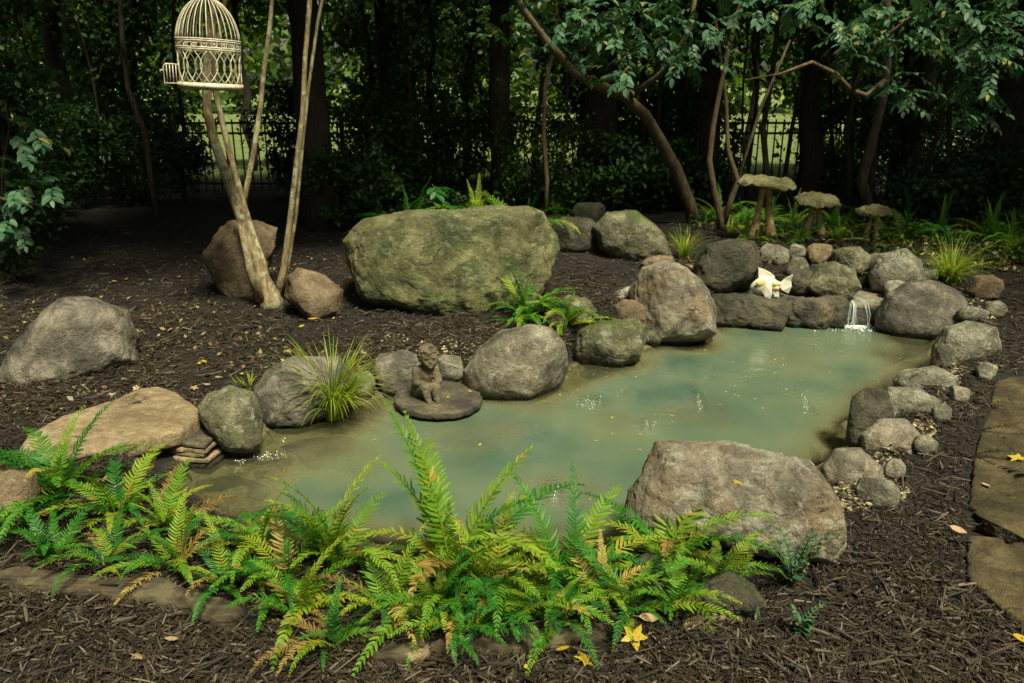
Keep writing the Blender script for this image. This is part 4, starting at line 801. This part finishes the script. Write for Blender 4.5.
# ------------------------------------------------------------------ fence and beyond
fm = plain('fence_metal', (.012, .012, .011), .5); FY = 11.6
t = thing('fence', 'black metal picket fence running behind the thicket', 'fence', (0, FY, 0))
for k in range(8):
    x0 = -9.6 + k * 2.4; mb = MB(); z0 = gz(x0 + 1.2, FY)
    for q in range(21): xx = x0 + .06 + q * .114; mb.box((xx - .009, -.009, z0 + .05), (xx + .009, .009, z0 + 1.05))
    for zr in (.16, .86, 1.0): mb.box((x0, -.0125, z0 + zr - .015), (x0 + 2.35, .0125, z0 + zr + .015))
    link('panel', mb.mesh('panel', fm, False), t); mb = MB(); mb.box((x0 - .03, -.03, z0 - .1), (x0 + .03, .03, z0 + 1.1)); mb.box((x0 - .036, -.036, z0 + 1.1), (x0 + .036, .036, z0 + 1.13)); link('post', mb.mesh('post', fm, False), t)
for i, (px, Yd, rr_, h, l) in enumerate([(-60, 13.5, 1.3, 3.6, 'leafy tree beyond the fence at the far left'), (60, 14.5, 1.2, 3.9, 'leafy tree beyond the fence left of the cage'), (150, 13.2, 1.1, 3.6, 'leafy tree beyond the fence under the cage'), (255, 14.8, 1.1, 3.8, 'leafy tree beyond the fence behind the forked stems'),
        (400, 13.6, 1.0, 3.4, 'leafy tree beyond the fence behind the slender trunk'), (470, 15, .9, 3.9, 'leafy tree beyond the fence left of the straight trunk'), (580, 14, .9, 3.6, 'leafy tree beyond the fence behind the very wide trunk'), (660, 13.4, 1.0, 3.8, 'leafy tree beyond the fence behind the curved limb'),
        (745, 15.5, .8, 3.9, 'leafy tree beyond the fence above the tallest toadstool'), (840, 13.4, 1.2, 3.6, 'leafy tree beyond the fence behind the smallest toadstool'), (930, 14, 1.2, 3.8, 'leafy tree beyond the fence behind the leaning trunk'), (1030, 13, 1.3, 3.8, 'leafy tree beyond the fence at the far right')]):
    x = aty(px, 200, Yd)[0]; z = gz(x, Yd)
    tree(l, (x, Yd, z), wander((0, 0, -.1), (0, 0, h), 8, .06), [.09 * (1 - .09 * k) for k in range(9)], crown=([] if i in (3, 8) else [((.2, -.3, .8), (rr_ * 1.0, .8, .9), 1.2)]) + [((0, 0, h * (.62 if i not in (3, 8) else .85)), (rr_, 1, h * (.36 if i not in (3, 8) else .2)), 2), ((0, 0, h * 1.05), (rr_ * 1.6, 1.2, 1.1), 1.6)], nleaf=12000, ls=.12, leaf=['leafdark', 'leafmid'][i % 2], group='trees beyond the fence')
n = 110000; xx = RNG.uniform(-60, 60, n); clump = fbm(np.stack([xx * .25, xx * 0, xx * 0], 1), 3, 4)
P = np.stack([xx, RNG.uniform(44, 52, n), RNG.random(n) ** .8 * (17 + 3 * clump)], 1)
structure(link('distant_wood', leafmesh('distant_wood', P, RNG.normal(size=(n, 3)), RNG.uniform(.35, .9, n), M['leaffar'])), 'stuff')

# ------------------------------------------------------------------ logs
def log(label, pts, r, lab2=None):
    c = ground_at(*pts[len(pts) // 2]); W = [ground_at(x, y) for x, y in pts]; cv = []
    for i in range(len(W) - 1):
        for k in range(6): cv.append(W[i] * (1 - k / 6) + W[i + 1] * (k / 6))
    cv.append(W[-1]); mb = MB(); n = 18; cv = [p + np.array([0, random.uniform(-.008, .008), random.uniform(-.006, .004)]) for p in cv]
    mb.tube([tuple(p - c + np.array([0, 0, r * .1])) for p in cv], [r * (1 + .12 * math.sin(i * .7)) * (.8 if i in (0, len(cv) - 1) else 1) for i in range(len(cv))], n, wob=.02)
    me = mb.mesh('log', M['log']); V = np.array([v.co[:] for v in me.vertices]); V += (fbm(V * np.array([9, 40, 40]) + 3, 4, 6) * .016)[:, None] * np.array([0, .6, 1.]); V[:, 2] = np.minimum(V[:, 2], r * (.62 + .25 * vnoise(V * 5, 3)))
    me.vertices.foreach_set('co', V.astype(np.float32).ravel()); me.update()
    return tag(link('log', me, None, c), label, 'log')
log('long weathered edging log curving across the bottom left', [(-60, 566), (0, 574), (60, 588), (120, 592), (180, 602), (240, 622)], .05)
log('half buried edging log under the glossy ferns at bottom center', [(372, 662), (430, 650), (500, 646), (560, 640), (605, 632)], .035)

# ------------------------------------------------------------------ toadstools
TSM = rock_mat('toadstool_cap', (.17, .16, .06), (.30, .28, .13), (.44, .41, .24), moss=.12, mossc=(.10, .13, .02), wet=False)
TSS = plain('toadstool_stem', (.46, .35, .17), .85, c2=(.16, .12, .05), sc=14, bmp=.6)
def toadstool(label, cx, top, w, hcap, foot, tilt, gzv, sd_):
    p = at(cx, foot, gzv); pix = p[1] / FPX * 1.04; t = thing('stone_toadstool', label, 'stone toadstool', p, 0, 'stone toadstools in a row'); H = (foot - top) * pix; wr = w * pix / 2; hc = hcap * pix
    S, F = ico(5); V = S.copy(); th = np.arctan2(V[:, 1], V[:, 0]); rr = np.hypot(V[:, 0], V[:, 1]); rag = 1 + .10 * vnoise(np.stack([np.cos(th) * 3, np.sin(th) * 3, th * 0 + sd_], 1), sd_) +  .04 * vnoise(np.stack([np.cos(th) * 8, np.sin(th) * 8, th * 0 + sd_], 1), sd_)
    V[:, 0] *= wr * rag; V[:, 1] *= wr * .85 * rag; up = V[:, 2] > 0
    V[:, 2] = np.where(up, V[:, 2] * hc * .8, V[:, 2] * hc * .28) + fbm(S * 3, 4, sd_) * hc * .3 + np.where(~up, rr * -.0, 0) - rr ** 3 * hc * .25
    link('cap', mesh_np('cap', V, F, TSM), t, (0, 0, H - hc * .75), (0, tilt, 0))
    for s in (-1, 1):
        mb = MB(); mb.tube([(s * wr * .34, s * .01, -.03), (s * wr * .30, 0, H * .12), (s * wr * .20, 0, H * .4), (s * wr * .15, 0, H * .65), (s * wr * .10, 0, H * .82), (0, 0, H - hc * .7)], [wr * .24, wr * .19, wr * .12, wr * .105, wr * .13, wr * .2], 12, wob=.07)
        link('stem', mb.mesh('stem', TSS), t)
toadstool('tallest stone toadstool with a tilted mossy slab like cap', 761, 179, 54, 9, 240, .10, .40, 1)
toadstool('middle sized stone toadstool with a ragged grey cap', 813, 195, 44, 9, 235, .06, .42, 2)
toadstool('smallest stone toadstool half among ferns at the right', 870, 207, 34, 7, 242, .03, .40, 3)

# ------------------------------------------------------------------ fish ornament
fw = plain('ornament_glaze', (.78, .76, .70), .25, c2=(.62, .58, .48), sc=9, bmp=.05); fy = plain('ornament_yellow', (.72, .5, .10), .25, c2=(.8, .7, .4), sc=14, bmp=.05)
p = at(768, 296, .178); t = thing('fish_ornament', 'white and yellow ceramic goldfish ornament on the wet ledge', 'ornament', p, R(-8)); u = p[1] / FPX * 1.12
S, F = ico(4); V = S.copy(); tx = V[:, 0]; prof = .55 + .45 * np.clip(1 - (tx + .25) ** 2, 0, 1); V[:, 1] *= 8 * u * prof; V[:, 2] = V[:, 2] * 9.5 * u * prof * np.where(tx > .4, 1 - (tx - .4) * .9, 1); V[:, 0] *= 14 * u
V[:, 2] += 10 * u + V[:, 0] * .18; V[:, 0] -= 3 * u
link('body', mesh_np('body', V, F, fw), t)
def fin(name, pts, th, mat, y0=0., curve=0.):
    mb = MB(); k = len(pts); f = [(x * u, y0 * u + th * u / 2 + curve * u * (i % 2), z * u) for i, (x, z) in enumerate(pts)]; g = [(x * u, y0 * u - th * u / 2 + curve * u * (i % 2), z * u) for i, (x, z) in enumerate(pts)]
    mb.add(f + g, [tuple(range(k)), tuple(range(2 * k - 1, k - 1, -1))] + [(i, (i + 1) % k, k + (i + 1) % k, k + i)[::-1] for i in range(k)]); link(name, mb.mesh(name, mat, False), t)
fin('dorsal_fin', [(-10, 16), (-11, 26), (-6, 25), (0, 22), (4, 19), (5, 14), (-2, 15)], 2.5, fw, 0, .8)
fin('tail_fin', [(8, 11), (13, 16), (20, 21), (19, 15), (20, 10), (18, 3), (12, 6), (9, 9)], 2.2, fw, 0, 1.2)
fin('side_fin', [(-5, 12), (1, 10), (2, 4), (1, -1), (-4, 1), (-7, 6)], 1.6, fw, -7.5, .8); fin('side_fin', [(3, 9), (8, 6), (9, 1), (5, 1), (3, 5)], 1.6, fw, -4.5, .6)
for (cx, cz, rx, rz, cy) in [(-8, 13.5, 5, 3.2, -6.6), (4, 13, 3.2, 2.4, -5.6), (5.5, 9.0, 3, 2.2, -5.2)]:
    V = S.copy() * np.array([rx, 1.4, rz]) * u + np.array([cx, cy, cz]) * u; link('yellow_marking', mesh_np('yellow_marking', V, F, fy), t)
mb = MB(); mb.add((S * .9 * u + np.array([-13, -5, 10]) * u), F); link('eye', mb.mesh('eye', plain('eye_black', (.02, .02, .02), .2)), t)

# ------------------------------------------------------------------ waterfall
fp = at(850, 321, 0); Yf = fp[1]; mb = MB(); lip = at(850, 303, .165)[1] - Yf
for k in range(17):
    x0 = random.uniform(-.085, .085); yy = random.uniform(-.015, .015); wv = random.uniform(.001, .0035)
    pts = [(x0 * .7, lip + .2, .172), (x0 * .8, lip + .05, .170), (x0 * .85, lip - .012 + yy, .155), (x0 + random.uniform(-.01, .01), lip - .035 + yy, .08), (x0 * 1.1 + random.uniform(-.02, .02), lip - .05 + yy, .0)]
    mb.tube(pts, [wv, wv * 1.5, wv * 1.2, wv, wv * 1.5], 6)
structure(link('waterfall', mb.mesh('waterfall', M['fall']), None, (fp[0], Yf, 0)))
Yf += lip + .12
n = 420; r = np.abs(RNG.normal(0, .11, n)); a = RNG.uniform(0, 6.28, n); S3, F3 = ico(1); s = RNG.uniform(.002, .007, n) 
V, Fv = instances(S3, F3, np.eye(3)[None] * s[:, None, None], np.stack([fp[0] + r * np.cos(a) * 1.5, Yf - .17 + r * np.sin(a) * .7, np.full(n, .001)], 1))
bp = []  # foam bubbles; the white dots also stand in for sky glints on the water
for px, py, rx, ry, q in [(268, 455, 15, 5, 40), (240, 462, 6, 3, 14), (590, 402, 14, 7, 26), (552, 492, 8, 10, 16), (700, 402, 3, 14, 14), (806, 402, 3, 14, 14), (283, 440, 4, 2, 10), (650, 424, 6, 5, 10), (600, 380, 40, 20, 20), (750, 380, 60, 30, 24)]:
    for _ in range(q): a = random.uniform(0, 6.28); d = random.random() ** .6; bp.append(at(px + math.cos(a) * rx * d, py + math.sin(a) * ry * d, .0005))
bp = np.array(bp); sb = RNG.uniform(.001, .0036, len(bp)); Vb, Fb = instances(S3, F3, np.eye(3)[None] * sb[:, None, None], bp)
structure(link('bubble_glints', mesh_np('bubble_glints', Vb, Fb, plain('bubble_glint', (.75, .8, .76), .1, c2=(.7, .75, .7)))), 'stuff')
fo = plain('foam', (.8, .84, .8), .3, c2=(.75, .8, .78)); structure(link('foam', mesh_np('foam', V, Fv, fo), None), 'stuff')

# ------------------------------------------------------------------ bird cage
cm = plain('cage_paint', (.66, .62, .50), .6, c2=(.40, .34, .24), sc=30, bmp=.2)
bc = aty(211, 90, cgY); u = cgY / FPX * .89
t = thing('birdcage', 'cream wire birdcage with a domed top and open side door hanging from the tree', 'birdcage', bc); t.rotation_euler = (0, R(3), R(12))
rb, rt = 31.5 * u, 32 * u; hb, hw = 7 * u, 40 * u; hband = 50 * u; hd = 92 * u
def cage_r(z):
    if z <= hband: return rb + (rt - rb) * z / hband
    q = (z - hband) / (hd - hband); return rt * math.sqrt(max(0, 1 - q ** 2.2)) * (1 - .12 * q) + .2 * u
def cp(a, z, dr=0): r_ = cage_r(z) + dr; return (r_ * math.cos(a), r_ * math.sin(a), z)
mb = MB(); mb.lathe([(0, 1 * u), (rb * 1.03, 1 * u), (rb * 1.06, 0), (rb * 1.06, hb), (rb * 1.0, hb), (rb * 1.0, 2 * u), (0, 2 * u)], 48); link('base', mb.mesh('base', cm), t)
mb = MB(); nb = 13
for k in range(nb):
    a = 2 * math.pi * k / nb
    if 3.05 < a < 3.6: continue
    for s in (-1, 1):
        mb.tube([cp(a + s * 1.12 * math.pi / nb * math.sin(math.pi * (q / 10)), hb + (hw - hb) * q / 10) for q in range(11)], .62 * u, 5)
link('side_wires', mb.mesh('side_wires', cm), t); mb = MB()
for z in (hw, hw + 1.8 * u, hband - 1.8 * u, hband): mb.ring((0, 0, z), cage_r(z) + .3 * u, .9 * u)
for k in range(20):
    a = 2 * math.pi * k / 20; c = Vector(cp(a, (hw + hband) / 2)); pts = [c + Vector((-math.sin(a), math.cos(a), 0)) * math.cos(w) * 2.9 * u + Vector((0, 0, 1)) * math.sin(w) * 2.9 * u for w in [i * math.pi / 5 for i in range(11)]]
    mb.tube(pts, .75 * u, 4, cap=False); mb.tube([c - Vector((math.cos(a), math.sin(a), 0)) * .5 * u, c + Vector((math.cos(a), math.sin(a), 0)) * .9 * u], [1.4 * u, 1.0 * u], 6)
link('band', mb.mesh('band', cm), t); mb = MB()
for k in range(30):
    a = 2 * math.pi * k / 30; mb.tube([cp(a, hband + (hd - hband) * math.sin(q / 12 * math.pi / 2)) for q in range(13)], .6 * u, 5)
link('dome_wires', mb.mesh('dome_wires', cm), t); mb = MB(); mb.ring((0, 0, hd), 9 * u, 1.1 * u, 24); mb.lathe([(0, hd - 1 * u), (9 * u, hd - .5 * u), (9 * u, hd + .5 * u), (3 * u, hd + 3 * u), (1.2 * u, hd + 8 * u), (2.2 * u, hd + 10 * u), (0, hd + 12 * u)], 16)
hk = hook - bc; zt = float(hk[2]); mb.tube([(0, 0, hd + 11 * u), (0, 0, hd + 20 * u), (.0, 0, zt - .03), (0, 0, zt)], .9 * u, 6); link('hook', mb.mesh('hook', cm), t)
dt = link('door', None, t, (0, 0, 0)); bpy.data.objects.remove(dt); mb = MB()
d0 = Vector(cp(3.6, 20 * u)); dr = Vector((-1, -.15, 0)).normalized(); zl, zh, wd = 5 * u, 24 * u, 15 * u; o = Vector((cp(3.6, 20 * u)[0], cp(3.6, 20 * u)[1], 0))
def dq(s, z): return o + dr * s + Vector((0, 0, z))
mb.tube([dq(0, zl), dq(wd, zl), dq(wd, zh - 3 * u), dq(wd * .85, zh), dq(0, zh), dq(0, zl)], .85 * u, 5)
for k in range(1, 5): mb.tube([dq(wd * k / 5, zl), dq(wd * k / 5, zh)], .55 * u, 5)
mb.tube([dq(wd, (zl + zh) / 2 + 3 * u), dq(wd + 3 * u, (zl + zh) / 2 + 3 * u), dq(wd + 3 * u, (zl + zh) / 2)], .8 * u, 5); link('door', mb.mesh('door', cm), t)
mb = MB(); mb.tube([cp(3.6, hb), cp(3.6, hw)], .9 * u, 5); mb.tube([cp(3.05, hb), cp(3.05, hw)], .9 * u, 5); mb.tube([cp(3.6 - .55 * q / 6, 28 * u) for q in range(7)], .8 * u, 5); link('door_frame', mb.mesh('door_frame', cm), t)

# ------------------------------------------------------------------ statue on its round stone
k_ = at(438, 398, .05); u = k_[1] / FPX * 1.07
slab('round flat stone in the water carrying the seated statue', 'slate', [(438 + 45 * math.cos(a) , 396 + 17 * math.sin(a)) for a in [i * math.pi / 8 for i in range(16)]], .06, .05, name='stone_disc', cat='stone', sub=6, amp=.03, pw=.3)
stm = rock_mat('statue_stone', (.10, .085, .05), (.22, .18, .11), (.34, .29, .19), moss=.03, wet=False, speck=.3)
sp = at(428, 397, .055); t = thing('statue', 'weathered stone statue of a seated curly haired child hugging its knees', 'statue', sp, R(18))
J = {'pel': (-6, 5, 7, 9.5), 'bel': (-4.5, 5, 15, 9), 'che': (-2, 3, 24, 9.5), 'nek': (0, 1.5, 32, 4.6), 'hd0': (1, 1, 37, 5),
     'shl': (-9.5, 3, 28, 5), 'ell': (-12, -4, 18, 3.9), 'wrl': (-3, -12, 17, 3.2), 'hal': (1, -14, 17, 3),
     'shr': (7.5, 3, 28, 5), 'elr': (10.5, -4, 18, 3.9), 'wrr': (4, -12, 16, 3.2), 'har': (0, -14.5, 15, 3),
     'hil': (-8, 2, 6, 7), 'knl': (-5, -12, 15, 5.2), 'anl': (-3, -15, 3.5, 3.4), 'tol': (-2.5, -20, 1.6, 2.6),
     'hir': (2, 2, 6, 7), 'knr': (5.5, -12, 14, 5.2), 'anr': (5.5, -15, 3.5, 3.4), 'tor': (6, -20, 1.6, 2.6)}
E = [('pel', 'bel'), ('bel', 'che'), ('che', 'nek'), ('nek', 'hd0'), ('che', 'shl'), ('shl', 'ell'), ('ell', 'wrl'), ('wrl', 'hal'), ('che', 'shr'), ('shr', 'elr'), ('elr', 'wrr'), ('wrr', 'har'),
     ('pel', 'hil'), ('hil', 'knl'), ('knl', 'anl'), ('anl', 'tol'), ('pel', 'hir'), ('hir', 'knr'), ('knr', 'anr'), ('anr', 'tor')]
S4, F4 = ico(3); vs = []; fs = []
def ell(c, r):
    o = len(vs); c = np.array(c); r = np.array(r)
    for v in S4: vs.append(tuple((v * r + c) * u))
    for f in F4: fs.append(tuple(int(i) + o for i in f))
for a, b_ in E:      # tapering chain of overlapping balls, fused by the voxel remesh into one body
    A0, B0 = np.array(J[a]), np.array(J[b_]); n = max(3, int(np.linalg.norm(B0[:3] - A0[:3]) / 1.2))
    for i in range(n + 1): q = A0 * (1 - i / n) + B0 * i / n; ell(q[:3], [q[3]] * 3)
H = np.array((1.5, -1, 43)); ell(H, (9, 9.6, 10.2)); ell(H + (0, -6.5, -4.5), (6, 4.2, 4.6)); ell(H + (-4, -6.5, -3), (3, 2.6, 3)); ell(H + (4, -6.5, -3), (3, 2.6, 3)); ell(H + (0, -10.2, -2), (1.3, 2, 1.8)); ell(H + (0, -9.6, -5.6), (2.4, 1.3, .8)); ell(H + (0, -8.6, -8), (2.4, 2, 1.8))
ell(H + (-9, .5, -1.5), (1.4, 2.2, 3)); ell(H + (9, .5, -1.5), (1.4, 2.2, 3)); ell(H + (-3.4, -9.2, 1.6), (2.4, 1, .7)); ell(H + (3.4, -9.2, 1.6), (2.4, 1, .7)); ell(H + (-3.4, -8.4, -.3), (1.6, 1.2, 1.0)); ell(H + (3.4, -8.4, -.3), (1.6, 1.2, 1.0))
for s, c in ((-1, 'hal'), (1, 'har')):
    for k in range(4): hx = J[c]; ell((hx[0] + s * -1.5 + (k - 1.5) * 1.3, hx[1] - 1.6, hx[2] - 1.5), (.8, 1.2, 2.4))
for s, c in ((-1, 'tol'), (1, 'tor')):
    for k in range(5): hx = J[c]; ell((hx[0] + (k - 2) * 1.0, hx[1] - 2.2 + abs(k - 1) * .3, 1.2), (.62, 1.3, .9))
def remeshed(name, vs, fs, mat, vox):
    me = bpy.data.meshes.new('tmp'); me.from_pydata(vs, [], fs); o = bpy.data.objects.new('tmp', me); COL.objects.link(o)
    md = o.modifiers.new('r', 'REMESH'); md.mode = 'VOXEL'; md.voxel_size = vox; md.use_smooth_shade = True
    sm = o.modifiers.new('s', 'SMOOTH'); sm.factor = .5; sm.iterations = 2
    dg = bpy.context.evaluated_depsgraph_get(); r = bpy.data.meshes.new_from_object(o.evaluated_get(dg)); r.name = name
    bpy.data.objects.remove(o); bpy.data.meshes.remove(me); r.materials.clear(); r.materials.append(mat); return r
link('body', remeshed('body', vs, fs, stm, .0028), t); vs, fs = [], []
for k in range(150):
    d = np.array([random.gauss(0, 1), random.gauss(.35, 1), random.gauss(.4, 1)]); d /= np.linalg.norm(d)
    if d[1] < -.35 and d[2] < .42 or d[2] < -.55: continue
    ell(H + (0, 1.0, 1.5) + d * (8.9, 9.2, 9.6), [random.uniform(1.5, 2.6)] * 3)
link('hair', remeshed('hair', vs, fs, stm, .0028), t)

# ------------------------------------------------------------------ fallen leaves
def star_leaf():
    V = [(0, 0, .05)]; K = 20
    for k in range(K): a = 2 * math.pi * k / K; r = (.50, .36, .26, .36)[k % 4] * random.uniform(.88, 1.1) * (1.15 if k in (4, 8, 16) else 1); V.append((r * math.cos(a), r * math.sin(a), .12 * math.cos(a * 2) * r + random.uniform(-.03, .03)))
    mb = MB(); mb.add(V, [(0, 1 + k, 1 + (k + 1) % K) for k in range(K)]); mb.tube([(-.1, 0, .03), (-.45, .03, .0), (-.75, .1, .04)], .012, 4); return mb
def oval_leaf():
    mb = MB(); mb.add([(x, y, .18 * abs(y) + .22 * x * x) for x, y in [(-.5, 0), (-.25, -.2), (-.25, 0), (-.25, .2), (.1, -.24), (.1, 0), (.1, .24), (.38, -.11), (.38, 0), (.38, .11), (.52, 0)]],
        [(0, 1, 2), (0, 2, 3), (1, 4, 5, 2), (2, 5, 6, 3), (4, 7, 8, 5), (5, 8, 9, 6), (7, 10, 8), (8, 10, 9)]); mb.tube([(-.48, 0, .05), (-.8, .06, .0)], .014, 4); return mb
LM = {(s, c): (star_leaf() if s == 's' else oval_leaf()).mesh('fallen_leaf', M[c]) for s in 'so' for c in ('lyel', 'ltan')}
def fallen(label, px, py, size, shape='o', c='lyel', z=None, group=None, tilt=.35):
    p = ground_at(px, py) if z is None else at(px, py, z); dz = .022 if z is None else .002
    o = link('fallen_leaf', LM[(shape, c)], None, (p[0], p[1], p[2] + dz), (random.uniform(-tilt, tilt), random.uniform(-tilt, tilt), random.uniform(0, 6.28)), size)
    return tag(o, label, 'fallen leaf', group)
fallen('large yellow lobed leaf on mulch below the near ferns', 634, 642, .085, 's'); fallen('yellow lobed leaf on mulch at the bottom, curled', 584, 665, .065, 's'); fallen('tan three lobed leaf against the half buried log', 539, 641, .075, 's', 'ltan')
fallen('narrow yellow leaf between the tan leaf and the curled one', 563, 655, .045); fallen('tiny yellow leaf left of the bottom center leaves', 526, 673, .025); fallen('curled cream leaf left of the sandstone strip', 648, 624, .07, 'o', 'ltan')
fallen('pale tan lobed leaf on mulch at the bottom left', 138, 662, .05, 's', 'ltan'); fallen('small cream leaf right of the weathered log end', 172, 645, .04, 'o', 'ltan')
fallen('yellow leaf on the large dark paving stone', 1018, 458, .08, 's', z=.15); fallen('cream leaf at the edge of the path on mulch', 985, 490, .06, 'o', 'ltan'); fallen('thin tan leaf lying on mulch left of the path', 957, 535, .06, 'o', 'ltan')
fallen('yellow leaf lying at the bottom right corner', 1020, 645, .06, 'o'); fallen('yellow leaf in front of the lumpy tan rock', 313, 322, .07)
def on_surface(px, py):
    dg = bpy.context.evaluated_depsgraph_get(); d = Vector(ray(px, py)).normalized(); h, loc, nn, _, ob, _ = SC.ray_cast(dg, Vector((0, 0, CAMZ)), d); return loc, nn
bpy.context.view_layer.update()
def stuck(label, px, py, size, shape='o', c='lyel', group=None):
    loc, nn = on_surface(px, py); o = link('fallen_leaf', LM[(shape, c)], None, loc + nn * .004); o.rotation_euler = (nn.to_track_quat('Z', 'Y') @ Matrix.Rotation(random.uniform(0, 6), 3, 'Z').to_quaternion()).to_euler(); o.scale = (size,) * 3
    return tag(o, label, 'fallen leaf', group)
stuck('curled yellow leaf on top of the large near boulder', 739, 486, .055)
for px, py in [(436, 222), (444, 218), (468, 221), (476, 219), (500, 221)]: stuck('tiny yellow leaf on top of the huge boulder', px, py, .035, group='leaves on the huge boulder')
for px, py in [(76, 345), (222, 392), (684, 286), (690, 292), (422, 396), (448, 398), (470, 392), (745, 278), (790, 296), (720, 296), (966, 345), (610, 330), (505, 360)]: stuck('small yellowish leaf stuck on a bank rock', px, py, .035, group='leaves on the bank rocks')
for px, py in [(612, 418), (612, 434), (596, 441), (560, 395), (655, 415), (672, 416), (640, 435), (545, 402), (470, 412), (672, 422), (768, 345), (775, 360), (800, 380), (735, 395), (720, 405), (690, 380), (830, 372), (748, 372), (640, 450), (655, 423), (284, 471), (375, 440), (590, 500), (480, 445), (705, 350), (815, 345), (840, 352), (450, 412), (474, 405), (440, 415)]:
    fallen('tiny yellow leaf floating on the pond', px, py, random.uniform(.012, .03), z=.0, group='leaves floating on the pond', tilt=.05)
k = 0
while k < 110:
    px, py = random.uniform(0, 520), random.uniform(265, 400)
    if random.random() < .3: px, py = random.uniform(880, 1024), random.uniform(240, 270)
    p = ground_at(px, py); z, d2, _ = height([p[0]], [p[1]], True)
    if d2[0] > -.1: continue
    fallen('small dry leaf scattered on the dark mulch', px, py, random.uniform(.02, .05), random.choice('so'), random.choice(['lyel', 'ltan', 'ltan']), group='dry leaves on the mulch'); k += 1
